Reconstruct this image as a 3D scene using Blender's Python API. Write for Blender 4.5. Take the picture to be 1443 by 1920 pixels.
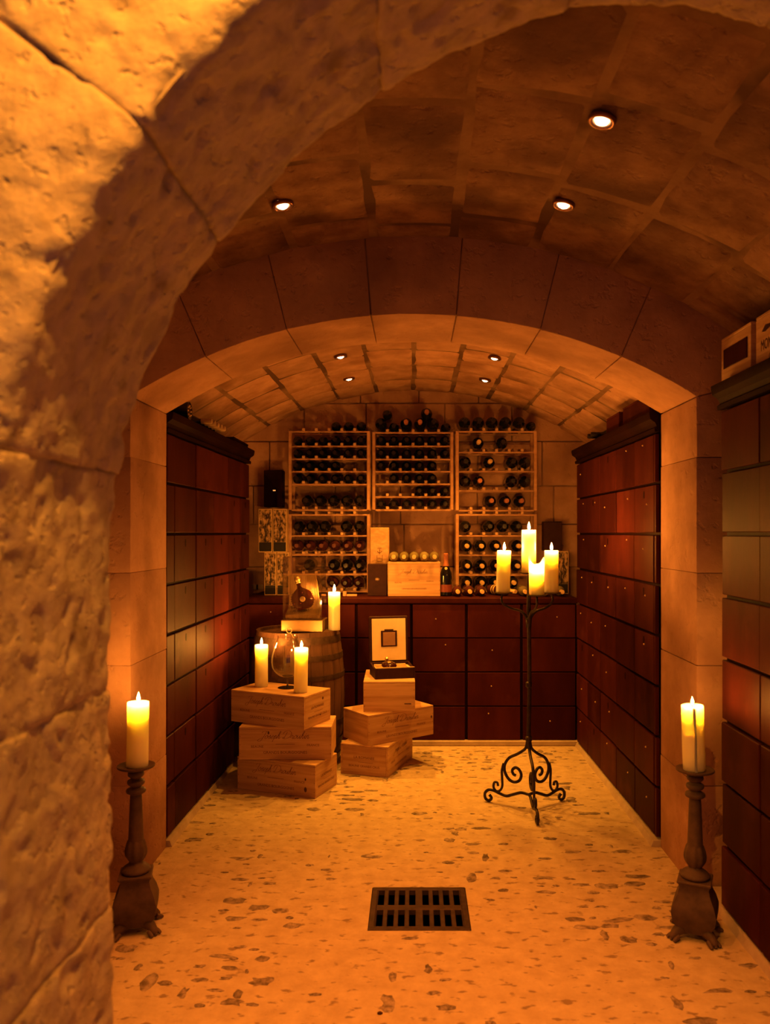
import bpy, bmesh, math, random
import numpy as np
from mathutils import Vector, Matrix, noise

for o in list(bpy.data.objects): bpy.data.objects.remove(o, do_unlink=True)
random.seed(7)
S = bpy.context.scene
COL = S.collection
PI = math.pi
R = math.radians

# ---------------------------------------------------------------- camera
cd = bpy.data.cameras.new('camera'); cam = bpy.data.objects.new('camera', cd); COL.objects.link(cam)
cam.location = (0, 0, 1.55); cam.rotation_euler = (PI/2, 0, 0)
cd.sensor_width = 36; cd.lens = 1500/1920*36
cd.shift_x = -(775-721.5)/1920; cd.shift_y = (1000-960)/1920
cd.clip_start = .02; cd.clip_end = 60
cd.dof.use_dof = True; cd.dof.focus_distance = 4.8; cd.dof.aperture_fstop = 3.2
S.camera = cam
# ---------------------------------------------------------------- world, exposure
W = bpy.data.worlds.new('world'); S.world = W; W.use_nodes = True
W.node_tree.nodes['Background'].inputs[0].default_value = (.30, .40, 1.0, 1)
W.node_tree.nodes['Background'].inputs[1].default_value = .06
S.view_settings.view_transform = 'Standard'; S.view_settings.look = 'None'
S.view_settings.gamma = 1; S.view_settings.use_curve_mapping = False
S.view_settings.exposure = 0.0
# lamp settings used by the lamp builders further down
SPOT_COL = (1.0, .235, .026); SPOT_W = 86.0       # recessed downlights of the near vault
ALC_COL = (1.0, .35, .030);  ALC_W = 112.0          # recessed downlights of the alcove
FLAME_COL = (1.0, .35, .042); FLAME_E = 2900.0     # candle flames
ANTE_COL = (1.0, .38, .04); ANTE_W = 118.0         # lamp of the entrance room
ANTE_LOC = (-.13, .50, 2.93)

# ---------------------------------------------------------------- helpers
def tag(o, label=None, cat=None, group=None, kind=None):
    if label: o['label'] = label
    if cat: o['category'] = cat
    if group: o['group'] = group
    if kind: o['kind'] = kind
    return o
def thing(name, label, cat, loc=(0,0,0), rotz=0, group=None):
    o = bpy.data.objects.new(name, None); COL.objects.link(o)
    o.empty_display_size = .05
    o.location = loc; o.rotation_euler = (0,0,rotz)
    return tag(o, label, cat, group)
def link(name, me, parent=None, loc=None, rot=None):
    o = bpy.data.objects.new(name, me); COL.objects.link(o)
    if parent is not None: o.parent = parent
    if loc is not None: o.location = loc
    if rot is not None: o.rotation_euler = rot
    return o
class MB:
    def __init__(s): s.v=[]; s.f=[]
    def add(s, vs, fs):
        n=len(s.v); s.v += [tuple(v) for v in vs]; s.f += [tuple(i+n for i in f) for f in fs]; return s
    def box(s, x0,x1,y0,y1,z0,z1, M=None, bev=0):
        if bev<=0:
            vs=[(x,y,z) for x in (x0,x1) for y in (y0,y1) for z in (z0,z1)]
            fs=[(0,1,3,2),(4,6,7,5),(0,4,5,1),(2,3,7,6),(0,2,6,4),(1,5,7,3)]
        else:
            b=min(bev,(x1-x0)*.45,(y1-y0)*.45,(z1-z0)*.45)
            bm=bmesh.new(); bmesh.ops.create_cube(bm,size=1)
            for v in bm.verts:
                v.co=Vector(((x0+x1)/2+v.co.x*(x1-x0),(y0+y1)/2+v.co.y*(y1-y0),(z0+z1)/2+v.co.z*(z1-z0)))
            bmesh.ops.bevel(bm,geom=list(bm.edges),offset=b,segments=1,affect='EDGES')
            bm.verts.index_update()
            vs=[tuple(v.co) for v in bm.verts]; fs=[tuple(v.index for v in f.verts) for f in bm.faces]; bm.free()
        if M is not None: vs=[tuple(M@Vector(v)) for v in vs]
        return s.add(vs,fs)
    def lathe(s, prof, n=24, M=None, cap=True):
        vs=[];fs=[]
        for r,z in prof:
            for k in range(n):
                a=2*PI*k/n; vs.append((r*math.cos(a), r*math.sin(a), z))
        m=len(prof)
        for i in range(m-1):
            for k in range(n):
                k2=(k+1)%n
                fs.append((i*n+k,i*n+k2,(i+1)*n+k2,(i+1)*n+k))
        if cap:
            if prof[0][0]>1e-6: fs.append(tuple(range(n-1,-1,-1)))
            if prof[-1][0]>1e-6: fs.append(tuple((m-1)*n+k for k in range(n)))
        if M is not None: vs=[tuple(M@Vector(v)) for v in vs]
        return s.add(vs,fs)
    def tube(s, pts, rad, n=8, smooth=4, flat=1.0):
        P=[Vector(p) for p in pts]
        if smooth: P,rad=spline(P,rad,smooth)
        rr = rad if isinstance(rad,list) else [rad]*len(P)
        vs=[];fs=[]
        up=None
        for i,p in enumerate(P):
            t=(P[min(i+1,len(P)-1)]-P[max(i-1,0)])
            t = t.normalized() if t.length>1e-9 else Vector((0,0,1))
            if up is None:
                up = Vector((0,0,1)) if abs(t.z)<.9 else Vector((1,0,0))
                up=(up-t*up.dot(t)).normalized()
            else:
                up=(up-t*up.dot(t))
                up = up.normalized() if up.length>1e-6 else t.orthogonal().normalized()
            b=t.cross(up)
            for k in range(n):
                a=2*PI*k/n
                vs.append(tuple(p+(up*math.cos(a)+b*math.sin(a)*flat)*rr[i]))
        for i in range(len(P)-1):
            for k in range(n):
                k2=(k+1)%n; fs.append((i*n+k,i*n+k2,(i+1)*n+k2,(i+1)*n+k))
        fs.append(tuple(range(n-1,-1,-1))); fs.append(tuple((len(P)-1)*n+k for k in range(n)))
        return s.add(vs,fs)
    def mesh(s, name, mat, smooth=30):
        me=bpy.data.meshes.new(name); me.from_pydata(s.v,[],s.f); me.update()
        bm=bmesh.new(); bm.from_mesh(me); bmesh.ops.recalc_face_normals(bm,faces=list(bm.faces)); bm.to_mesh(me); bm.free()
        if mat: me.materials.append(mat)
        if smooth:
            me.polygons.foreach_set('use_smooth',[True]*len(me.polygons))
            me.set_sharp_from_angle(angle=R(smooth))
        return me
    def build(s, name, mat, parent=None, loc=None, rot=None, smooth=30):
        return link(name, s.mesh(name,mat,smooth), parent, loc, rot)
def spline(P, rad, k):
    out=[]; ro=[]; n=len(P)
    rl = rad if isinstance(rad,list) else None
    for i in range(n-1):
        p0=P[max(i-1,0)];p1=P[i];p2=P[i+1];p3=P[min(i+2,n-1)]
        for j in range(k):
            t=j/k
            out.append(.5*((2*p1)+(p2-p0)*t+(2*p0-5*p1+4*p2-p3)*t*t+(3*p1-p0-3*p2+p3)*t**3))
            if rl: ro.append(rl[i]*(1-t)+rl[i+1]*t)
    out.append(P[-1])
    if rl: ro.append(rl[-1])
    return out, (ro if rl else rad)
def px(x, y, Y):            # reading a photo position at a known distance
    return Vector(((x-775)*Y/1500, Y, 1.55-(y-1000)*Y/1500))
def smoothprof(prof,k=4):
    P,_=spline([Vector((r,z,0)) for r,z in prof],0,k)
    return [(max(p.x,0),p.y) for p in P]
ALONG_Y = Matrix(((1,0,0,0),(0,0,-1,0),(0,1,0,0),(0,0,0,1)))   # z axis -> -y (necks towards the viewer)

# ---------------------------------------------------------------- materials
def nmat(name, c1, c2, scale=8, stretch=(1,1,1), rough=.7, bump=.3, bscale=60, bdist=.004, rand=0.0,
         spec=.3, metal=0, detail=6, coat=0, lo=.35, hi=.65, c3=None, s3=2.0, lo3=.5, hi3=.7, bstretch=None, pits=0, st3=None, tint=None):
    m=bpy.data.materials.new(name); m.use_nodes=True
    nt=m.node_tree; N=nt.nodes; L=nt.links; b=N['Principled BSDF']
    tc=N.new('ShaderNodeTexCoord'); oi=N.new('ShaderNodeObjectInfo')
    mul=N.new('ShaderNodeMath'); mul.operation='MULTIPLY'; mul.inputs[1].default_value=31.7 if rand>=0 else 0
    L.new(oi.outputs['Random'],mul.inputs[0])
    add=N.new('ShaderNodeVectorMath'); add.operation='ADD'; L.new(tc.outputs['Object'],add.inputs[0]); L.new(mul.outputs[0],add.inputs[1])
    mp=N.new('ShaderNodeMapping'); mp.inputs['Scale'].default_value=stretch; L.new(add.outputs[0],mp.inputs[0])
    nz=N.new('ShaderNodeTexNoise'); nz.inputs['Scale'].default_value=scale; nz.inputs['Detail'].default_value=detail; nz.inputs['Roughness'].default_value=.62
    L.new(mp.outputs[0],nz.inputs['Vector'])
    rp=N.new('ShaderNodeValToRGB'); rp.color_ramp.elements[0].position=lo; rp.color_ramp.elements[1].position=hi
    rp.color_ramp.elements[0].color=(*c1,1); rp.color_ramp.elements[1].color=(*c2,1)
    L.new(nz.outputs['Fac'],rp.inputs[0]); col=rp.outputs[0]
    if c3:
        n3=N.new('ShaderNodeTexNoise'); n3.inputs['Scale'].default_value=s3; n3.inputs['Detail'].default_value=5
        
        if st3:
            m3=N.new('ShaderNodeMapping'); m3.inputs['Scale'].default_value=st3; L.new(add.outputs[0],m3.inputs[0]); L.new(m3.outputs[0],n3.inputs['Vector'])
        else: L.new(add.outputs[0],n3.inputs['Vector'])
        r3=N.new('ShaderNodeMapRange'); r3.inputs['From Min'].default_value=lo3; r3.inputs['From Max'].default_value=hi3; L.new(n3.outputs['Fac'],r3.inputs['Value'])
        mx=N.new('ShaderNodeMix'); mx.data_type='RGBA'; L.new(r3.outputs[0],mx.inputs['Factor']); L.new(col,mx.inputs[6]); mx.inputs[7].default_value=(*c3,1); col=mx.outputs[2]
    if rand>0:
        hv=N.new('ShaderNodeHueSaturation'); mr=N.new('ShaderNodeMapRange')
        mr.inputs['To Min'].default_value=1-rand; mr.inputs['To Max'].default_value=1+rand
        L.new(oi.outputs['Random'],mr.inputs['Value']); L.new(mr.outputs[0],hv.inputs['Value']); L.new(col,hv.inputs['Color']); col=hv.outputs[0]
    L.new(col,b.inputs['Base Color'])
    b.inputs['Roughness'].default_value=rough; b.inputs['Metallic'].default_value=metal
    b.inputs['Specular IOR Level'].default_value=spec
    if tint: b.inputs['Specular Tint'].default_value=(*tint,1)
    if coat: b.inputs['Coat Weight'].default_value=coat; b.inputs['Coat Roughness'].default_value=.2
    if bump:
        nb=N.new('ShaderNodeTexNoise'); nb.inputs['Scale'].default_value=bscale; nb.inputs['Detail'].default_value=8; nb.inputs['Roughness'].default_value=.6
        if bstretch:
            mb=N.new('ShaderNodeMapping'); mb.inputs['Scale'].default_value=bstretch; L.new(add.outputs[0],mb.inputs[0]); L.new(mb.outputs[0],nb.inputs['Vector'])
        else: L.new(add.outputs[0],nb.inputs['Vector'])
        bu=N.new('ShaderNodeBump'); bu.inputs['Strength'].default_value=bump; bu.inputs['Distance'].default_value=bdist
        h=nb.outputs['Fac']
        if pits:
            np_=N.new('ShaderNodeTexNoise'); np_.inputs['Scale'].default_value=pits; np_.inputs['Detail'].default_value=3; L.new(add.outputs[0],np_.inputs['Vector'])
            pr=N.new('ShaderNodeMapRange'); pr.inputs['From Min'].default_value=.28; pr.inputs['From Max'].default_value=.42; L.new(np_.outputs['Fac'],pr.inputs['Value'])
            ma=N.new('ShaderNodeMath'); ma.operation='ADD'; L.new(h,ma.inputs[0]); L.new(pr.outputs[0],ma.inputs[1]); h=ma.outputs[0]
        L.new(h,bu.inputs['Height']); L.new(bu.outputs[0],b.inputs['Normal'])
    return m
M={}
M['stone']=nmat('limestone',(.43,.245,.155),(.56,.335,.215),scale=5,rough=.9,bump=.5,bscale=35,bdist=.006,rand=-1,c3=(.28,.15,.095),s3=1.7,lo3=.50,hi3=.68,spec=.15,pits=30)
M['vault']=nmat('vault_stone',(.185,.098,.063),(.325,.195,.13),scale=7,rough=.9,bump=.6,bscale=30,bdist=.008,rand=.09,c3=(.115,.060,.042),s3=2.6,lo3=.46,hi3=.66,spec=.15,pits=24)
M['mortar']=nmat('lime_mortar',(.19,.11,.072),(.33,.21,.14),scale=3,rough=.95,bump=.5,bscale=40,bdist=.005,rand=-1,c3=(.12,.07,.05),s3=2.0,lo3=.50,hi3=.58,spec=.1)
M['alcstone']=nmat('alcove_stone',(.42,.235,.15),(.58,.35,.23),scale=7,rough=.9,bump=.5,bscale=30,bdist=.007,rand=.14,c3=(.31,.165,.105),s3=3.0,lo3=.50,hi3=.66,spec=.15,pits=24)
M['rough']=nmat('rough_limestone',(.42,.33,.21),(.62,.50,.34),scale=9,rough=.95,bump=.7,bscale=45,bdist=.008,rand=.05,c3=(.30,.22,.13),s3=9,lo3=.56,hi3=.72,spec=.1,pits=38)
M['floor']=nmat('lime_floor',(.54,.41,.24),(.68,.54,.33),scale=14,rough=.85,bump=.5,bscale=55,bdist=.004,rand=-1,c3=(.32,.23,.145),s3=17,lo3=.595,hi3=.66,spec=.2,pits=18,st3=(1,1.9,1))
M['cobble']=nmat('worn_cobble',(.155,.115,.08),(.47,.37,.265),scale=34,rough=.85,bump=.6,bscale=80,bdist=.004,rand=.22,spec=.2,lo=.38,hi=.64)
M['kerb']=nmat('kerb_render',(.48,.38,.28),(.62,.52,.40),scale=9,rough=.9,bump=.4,rand=-1,spec=.15)
M['redwood']=nmat('dark_red_wood',(.037,.0070,.0062),(.064,.0125,.0098),scale=5,stretch=(1,1,.35),rough=.54,bump=.25,bscale=30,bstretch=(4,4,.6),bdist=.002,rand=.30,c3=(.085,.022,.0135),s3=5,lo3=.60,hi3=.78,spec=.05,tint=(1,.52,.35))
M['redframe']=nmat('dark_frame_wood',(.011,.0038,.0034),(.019,.006,.005),scale=6,rough=.6,bump=.2,rand=-1,spec=.05,tint=(1,.45,.35))
M['pine']=nmat('pine',(.50,.285,.135),(.69,.445,.235),scale=4,stretch=(.5,5,9),rough=.62,bump=.25,bscale=12,bstretch=(1,10,16),bdist=.0015,rand=.08,spec=.3,detail=4)
M['pinev']=nmat('pine_end',(.50,.285,.135),(.69,.445,.235),scale=4,stretch=(5,.5,9),rough=.62,bump=.25,bscale=12,bstretch=(10,1,16),bdist=.0015,rand=.08,spec=.3,detail=4)
M['rack']=nmat('rack_wood',(.44,.23,.12),(.56,.32,.17),scale=6,stretch=(.6,4,4),rough=.6,bump=.2,bscale=40,bdist=.001,rand=.12,spec=.3)
M['knot']=nmat('wood_knot',(.06,.025,.012),(.12,.05,.02),scale=30,rough=.7,bump=0,rand=.1)
M['ink']=nmat('branded_ink',(.13,.045,.022),(.19,.07,.032),scale=60,rough=.8,bump=0,rand=-1,spec=.1)
M['inkdark']=nmat('dark_ink',(.05,.02,.015),(.08,.03,.02),scale=60,rough=.8,bump=0,rand=-1,spec=.1)
M['glassdark']=nmat('dark_bottle_glass',(.006,.006,.005),(.010,.009,.007),scale=6,rough=.12,bump=0,rand=.2,spec=.5)
M['glassred']=nmat('purple_bottle_glass',(.05,.014,.016),(.075,.022,.022),scale=6,rough=.14,bump=0,rand=.1,spec=.5)
M['glassgreen']=nmat('pale_bottle_glass',(.16,.13,.06),(.22,.18,.09),scale=6,rough=.12,bump=0,rand=.1,spec=.6)
M['cappurple']=nmat('purple_capsule',(.085,.026,.026),(.12,.04,.036),scale=20,rough=.4,bump=.1,rand=.2)
M['capdark']=nmat('dark_capsule',(.008,.005,.004),(.016,.009,.007),scale=20,rough=.4,bump=.1,rand=.2)
M['capgold']=nmat('gold_capsule',(.55,.36,.14),(.70,.48,.20),scale=30,rough=.6,bump=.15,bscale=90,rand=.1,metal=0)
M['capred']=nmat('copper_capsule',(.30,.10,.055),(.38,.14,.07),scale=30,rough=.55,bump=.1,rand=.1,metal=0)
M['cork']=nmat('cork_end',(.38,.25,.13),(.48,.33,.18),scale=50,rough=.8,bump=.2,rand=.1)
M['iron']=nmat('wrought_iron',(.020,.013,.010),(.05,.032,.024),scale=30,rough=.45,bump=.5,bscale=70,bdist=.002,rand=-1,metal=.6,spec=.5)
M['castiron']=nmat('cast_iron',(.045,.026,.018),(.085,.05,.036),scale=25,rough=.6,bump=.5,bscale=90,bdist=.002,rand=-1,metal=.3)
M['stick']=nmat('carved_dark_wood',(.06,.036,.024),(.115,.07,.045),scale=14,rough=.6,bump=.4,bscale=40,bdist=.003,rand=-1,spec=.3)
M['barrel']=nmat('barrel_oak',(.06,.028,.016),(.115,.056,.031),scale=5,stretch=(3,3,.4),rough=.65,bump=.4,bscale=25,bstretch=(5,5,.6),bdist=.003,rand=.18,spec=.25)
M['hoop']=nmat('hoop_iron',(.05,.03,.02),(.10,.06,.04),scale=20,rough=.5,bump=.3,metal=.6,rand=-1)
M['leather']=nmat('dark_leather',(.026,.0075,.0075),(.038,.0115,.0105),scale=20,rough=.55,spec=.12,bump=.2,bscale=150,rand=-1)
M['cream']=nmat('cream_lining',(.70,.54,.30),(.78,.62,.36),scale=10,rough=.7,bump=.1,rand=-1)
M['goldd']=nmat('dull_gold',(.15,.09,.036),(.20,.122,.05),scale=8,rough=.36,bump=.05,metal=.5,rand=-1)
M['goldm']=nmat('gold_metal',(.62,.44,.18),(.72,.52,.22),scale=8,rough=.3,bump=.05,metal=.8,rand=-1)
M['goldp']=nmat('gold_paper',(.58,.39,.17),(.68,.47,.22),scale=20,rough=.5,bump=.05,rand=-1,metal=.2)
M['blackp']=nmat('black_card',(.010,.008,.008),(.016,.012,.011),scale=20,rough=.5,bump=.05,rand=-1)
M['tree']=nmat('tree_print',(.030,.015,.008),(.50,.32,.15),scale=55,stretch=(1,1,.55),rough=.5,bump=0,rand=.02,lo=.42,hi=.60,detail=8,c3=(.03,.015,.008),s3=14,lo3=.56,hi3=.66)
M['plate']=nmat('ivory_plastic',(.5,.42,.32),(.54,.46,.36),scale=5,rough=.4,bump=0,rand=-1)
M['copper']=nmat('fixture_copper',(.22,.10,.06),(.28,.13,.08),scale=5,rough=.3,bump=0,rand=-1,metal=.85)
M['rose']=nmat('rose_label',(.19,.04,.028),(.24,.055,.035),scale=20,rough=.5,bump=0,rand=-1)
M['pit']=nmat('drain_pit',(.012,.010,.009),(.03,.025,.02),scale=10,rough=.9,bump=.3,rand=-1)
M['plaque']=nmat('bronze_plaque',(.30,.16,.085),(.36,.20,.11),scale=10,rough=.45,bump=.05,rand=-1,metal=.3)
def simple(name, fn):
    m=bpy.data.materials.new(name); m.use_nodes=True; fn(m.node_tree, m.node_tree.nodes['Principled BSDF']); return m
def wax(nt,b):
    b.inputs['Base Color'].default_value=(.99,.82,.46,1); b.inputs['Roughness'].default_value=.35
    b.inputs['Subsurface Weight'].default_value=1; b.inputs['Subsurface Radius'].default_value=(1,.85,.5); b.inputs['Subsurface Scale'].default_value=.20
    nz=nt.nodes.new('ShaderNodeTexNoise'); nz.inputs['Scale'].default_value=25
    bu=nt.nodes.new('ShaderNodeBump'); bu.inputs['Strength'].default_value=.04; bu.inputs['Distance'].default_value=.003
    nt.links.new(nz.outputs['Fac'],bu.inputs['Height']); nt.links.new(bu.outputs[0],b.inputs['Normal'])
M['wax']=simple('ivory_wax',wax)
def emis(col,st):
    def f(nt,b):
        b.inputs['Base Color'].default_value=(0,0,0,1); b.inputs['Specular IOR Level'].default_value=0
        b.inputs['Emission Color'].default_value=(*col,1); b.inputs['Emission Strength'].default_value=st
    return f
M['flame']=simple('flame',emis(FLAME_COL,FLAME_E))
M['bulb']=simple('bulb',emis((1,.62,.28),14))
M['led']=simple('indicator',emis((1,.35,.08),1.2))
def thin(tint,amount):
    def f(nt,b):
        N=nt.nodes; L=nt.links; out=N['Material Output']
        tr=N.new('ShaderNodeBsdfTransparent'); tr.inputs[0].default_value=(*tint,1)
        gl=N.new('ShaderNodeBsdfGlossy'); gl.inputs['Roughness'].default_value=.03
        lw=N.new('ShaderNodeLayerWeight'); lw.inputs['Blend'].default_value=.5; fr=N.new('ShaderNodeMath'); fr.operation='POWER'; fr.inputs[1].default_value=4; L.new(lw.outputs['Facing'],fr.inputs[0])
        ad=N.new('ShaderNodeMath'); ad.operation='ADD'; ad.inputs[1].default_value=.06
        mu=N.new('ShaderNodeMath'); mu.operation='MULTIPLY'; mu.inputs[1].default_value=amount; L.new(fr.outputs[0],ad.inputs[0]); L.new(ad.outputs[0],mu.inputs[0])
        mx=N.new('ShaderNodeMixShader'); L.new(mu.outputs[0],mx.inputs[0]); L.new(tr.outputs[0],mx.inputs[1]); L.new(gl.outputs[0],mx.inputs[2])
        L.new(mx.outputs[0],out.inputs['Surface'])
    return f
M['clear']=simple('clear_glass',thin((.96,.94,.91),.9))
def cognac(nt,b):
    b.inputs['Base Color'].default_value=(.035,.005,.0025,1); b.inputs['Roughness'].default_value=.05
    b.inputs['Transmission Weight'].default_value=.25; b.inputs['IOR'].default_value=1.45
def cognac_relief(nt,b):
    cognac(nt,b)
    vo=nt.nodes.new('ShaderNodeTexVoronoi'); vo.inputs['Scale'].default_value=55
    bu=nt.nodes.new('ShaderNodeBump'); bu.inputs['Strength'].default_value=.9; bu.inputs['Distance'].default_value=.006
    tc=nt.nodes.new('ShaderNodeTexCoord'); nt.links.new(tc.outputs['Object'],vo.inputs['Vector'])
    nt.links.new(vo.outputs['Distance'],bu.inputs['Height']); nt.links.new(bu.outputs[0],b.inputs['Normal'])
M['cognac']=simple('cognac_glass',cognac_relief)

# ---------------------------------------------------------------- floor
GX0,GX1,GY0,GY1 = -.18,.226,3.12,3.50      # drain opening
def slab_floor():
    mb=MB(); x0,x1,y0,y1=-3.0,3.2,-1.6,6.6; t=.25
    for a in ((x0,GX0,y0,y1),(GX1,x1,y0,y1),(GX0,GX1,y0,GY0),(GX0,GX1,GY1,y1)):
        mb.box(a[0],a[1],a[2],a[3],-t,0)
    return mb.build('floor',M['floor'],smooth=0)
floor=tag(slab_floor(),kind='structure')
def scatter_stones():
    rnd=random.Random(3)
    cand=[]
    y=1.95
    row=0
    while y<5.75:
        x=-1.2+(row%2)*.05
        while x<1.22:
            jx=x+rnd.uniform(-.03,.03); jy=y+rnd.uniform(-.022,.022)
            d=noise.noise(Vector((jx*2.1,jy*1.9,3.3)))+.55*noise.noise(Vector((jx*6,jy*6,9)))
            near=max(0,(3.9-jy))*.10
            cand.append((d+near*.5+rnd.uniform(-.25,.25),jx,jy)); x+=.105
        y+=.075; row+=1
    cand=[c for c in cand if not (GX0-.06<c[1]<GX1+.06 and GY0-.05<c[2]<GY1+.05)]
    cand.sort(reverse=True)
    metas=[]
    for k in range(12):
        n=11; vs=[]; fs=[]
        rad=[]
        for i in range(n):
            a=2*PI*i/n
            q=(abs(math.cos(a))**3.2+abs(math.sin(a))**3.2)**(-1/3.2); rad.append((.047*q*math.cos(a)*rnd.uniform(.62,1.12), .024*q*math.sin(a)*rnd.uniform(.45,1.15)))
        for (a,b) in rad: vs.append((a,b,-.002))
        for (a,b) in rad: vs.append((a*.84,b*.84,.0012+rnd.uniform(0,.0012)))
        vs.append((0,0,.0022))
        for i in range(n):
            j=(i+1)%n
            fs.append((i,j,n+j,n+i)); fs.append((n+i,n+j,2*n))
        mb=MB().add(vs,fs); metas.append(mb.mesh('cobble',M['cobble'],60))
    for i,(d,x,yy) in enumerate(cand[:290]):
        o=link('cobble',metas[i%12],floor,(x,yy,0),(0,0,rnd.uniform(-.16,.16)+(PI/2 if rnd.random()<.12 else 0)+(PI if rnd.random()<.5 else 0)))
        s=rnd.choice((.35,.5,.6,.8,1.0,1.25)); o.scale=(s*rnd.uniform(.7,1.35),s*rnd.uniform(.7,1.2),1)
scatter_stones()

# ---------------------------------------------------------------- vaults
def vault(name, Rv, apex, half, y0, y1, ncourse, blen, rnd, seedoff, mat='vault'):
    zc=apex-Rv; amax=math.asin(half/Rv)
    mb=MB(); n=40
    vs=[];fs=[]
    for r in (Rv+.005, Rv+.12):
        for yy in (y0,y1):
            for i in range(n+1):
                a=-amax+2*amax*i/n; vs.append((r*math.sin(a),yy,zc+r*math.cos(a)))
    k=n+1
    for i in range(n):
        fs+= [(i,i+1,k+i+1,k+i),(2*k+i,3*k+i,3*k+i+1,2*k+i+1),(i,2*k+i,2*k+i+1,i+1),(k+i,k+i+1,3*k+i+1,3*k+i)]
    fs+=[(0,k,3*k,2*k),(n,2*k+n,3*k+n,k+n)]
    sh=tag(mb.add(vs,fs).build(name,M['mortar'],smooth=60),kind='structure')
    edges=[-amax+2*amax*i/ncourse for i in range(ncourse+1)]
    for c in range(ncourse):
        yy=y0-(blen*rnd.uniform(.2,.8)); 
        while yy<y1:
            yb=yy+blen*rnd.uniform(.75,1.3)
            if y1-yb<.12: yb=y1
            a0=edges[c]; a1=edges[c+1]; s0=max(yy,y0); s1=min(yb,y1)
            if s1-s0>.05:
                g=.006+rnd.uniform(0,.004); dr=rnd.uniform(-.004,.003)
                nu=nv=6; gv=[];gf=[]
                for iu in range(nu):
                    fu=iu/(nu-1); edge_u = iu in (0,nu-1)
                    tu=[0,.07,.35,.65,.93,1][iu]
                    for iv in range(nv):
                        tv=[0,.07,.35,.65,.93,1][iv]
                        aa=a0+g/Rv+(a1-a0-2*g/Rv)*tu; py=s0+g+(s1-s0-2*g)*tv
                        e = edge_u or iv in (0,nv-1)
                        w=noise.noise(Vector((aa*5*Rv,py*5,seedoff)))
                        if e: aa+=w*.004/Rv*2; py+=noise.noise(Vector((aa*7,py*6,seedoff+5)))*.006
                        rr=Rv+dr-.003+w*.006 + (.012 if e else 0)
                        gv.append((rr*math.sin(aa),py,zc+rr*math.cos(aa)))
                for iu in range(nu-1):
                    for iv in range(nv-1):
                        q=iu*nv+iv; gf.append((q,q+1,q+nv+1,q+nv))
                # back plate makes the block a solid
                base=len(gv); rr=Rv+.05
                for (aa,py) in ((a0+g/Rv,s0+g),(a0+g/Rv,s1-g),(a1-g/Rv,s1-g),(a1-g/Rv,s0+g)):
                    gv.append((rr*math.sin(aa),py,zc+rr*math.cos(aa)))
                gf.append((base,base+1,base+2,base+3))
                ring=[[iv for iv in range(nv)],[ (iu)*nv+nv-1 for iu in range(nu)],[ (nu-1)*nv+nv-1-iv for iv in range(nv)],[(nu-1-iu)*nv for iu in range(nu)]]
                for q,side in enumerate(ring):
                    gf.append(tuple(side)+(base+(q+1)%4,base+q))
                MB().add(gv,gf).build('vault_stone',M[mat],sh,smooth=45)
            yy=yb
    return sh
rnd=random.Random(11)
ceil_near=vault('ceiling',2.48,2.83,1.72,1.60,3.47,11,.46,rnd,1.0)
ceil_alc=vault('ceiling_alcove',2.5,2.70,1.66,3.93,6.47,12,.40,rnd,7.0,'alcstone')

# ---------------------------------------------------------------- walls
def slab(name,x0,x1,y0,y1,z0,z1,mat='mortar',kind='structure'):
    return tag(MB().box(x0,x1,y0,y1,z0,z1).build(name,M[mat],smooth=0),kind=kind)
wall_left=slab('wall_left',-1.80,-1.64,1.57,6.62,0,2.5)
wall_right=slab('wall_right',1.64,1.80,1.57,6.62,0,2.5)
wall_back=slab('wall_back',-1.80,1.80,6.458,6.62,0,2.85)
rb=random.Random(5)
z=0.0; rowi=0
while z<2.75:
    h=.33*rb.uniform(.9,1.1); z1=min(z+h,2.80)
    x=-1.63-(rowi%2)*.28
    while x<1.63:
        w=.56*rb.uniform(.8,1.2); xa=max(x,-1.63); xb=min(x+w,1.63)
        if xb-xa>.05:
            d=rb.uniform(0,.004)
            MB().box(xa+.004,xb-.004,6.446+d,6.50,z+.004,z1-.004,bev=.006).build('ashlar_block',M['stone'],wall_back)
        x+=w
    z=z1; rowi+=1

# inner arch between near vault and alcove
AY0,AY1=3.45,3.95; AH=1.22; SPR=2.14; RISE=.355
AR=(AH*AH+RISE*RISE)/(2*RISE); AZC=SPR+RISE-AR; AA=math.asin(AH/AR)
def arch_core():
    mb=MB(); vs=[];fs=[]; n=36; r=AR+.008
    yA,yB=AY0+.006,AY1-.006
    for yy in (yA,yB):
        for i in range(n+1):
            a=-AA+2*AA*i/n; vs.append((r*math.sin(a),yy,AZC+r*math.cos(a)))
        for i in range(n+1):
            a=-AA+2*AA*i/n; vs.append(((r)*math.sin(a)*1.005,yy,2.95))
    k=n+1
    for i in range(n):
        fs+=[(i,i+1,k+i+1,k+i),(2*k+i,3*k+i,3*k+i+1,2*k+i+1),(i,2*k+i,2*k+i+1,i+1)]
    mb.add(vs,fs)
    for s in (-1,1):
        xa,xb=sorted((s*(AH+.008),s*1.66)); mb.box(xa,xb,yA,yB,0,2.95)
    return tag(mb.build('wall_arch',M['mortar'],smooth=40),kind='structure')
wall_arch=arch_core()
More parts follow.
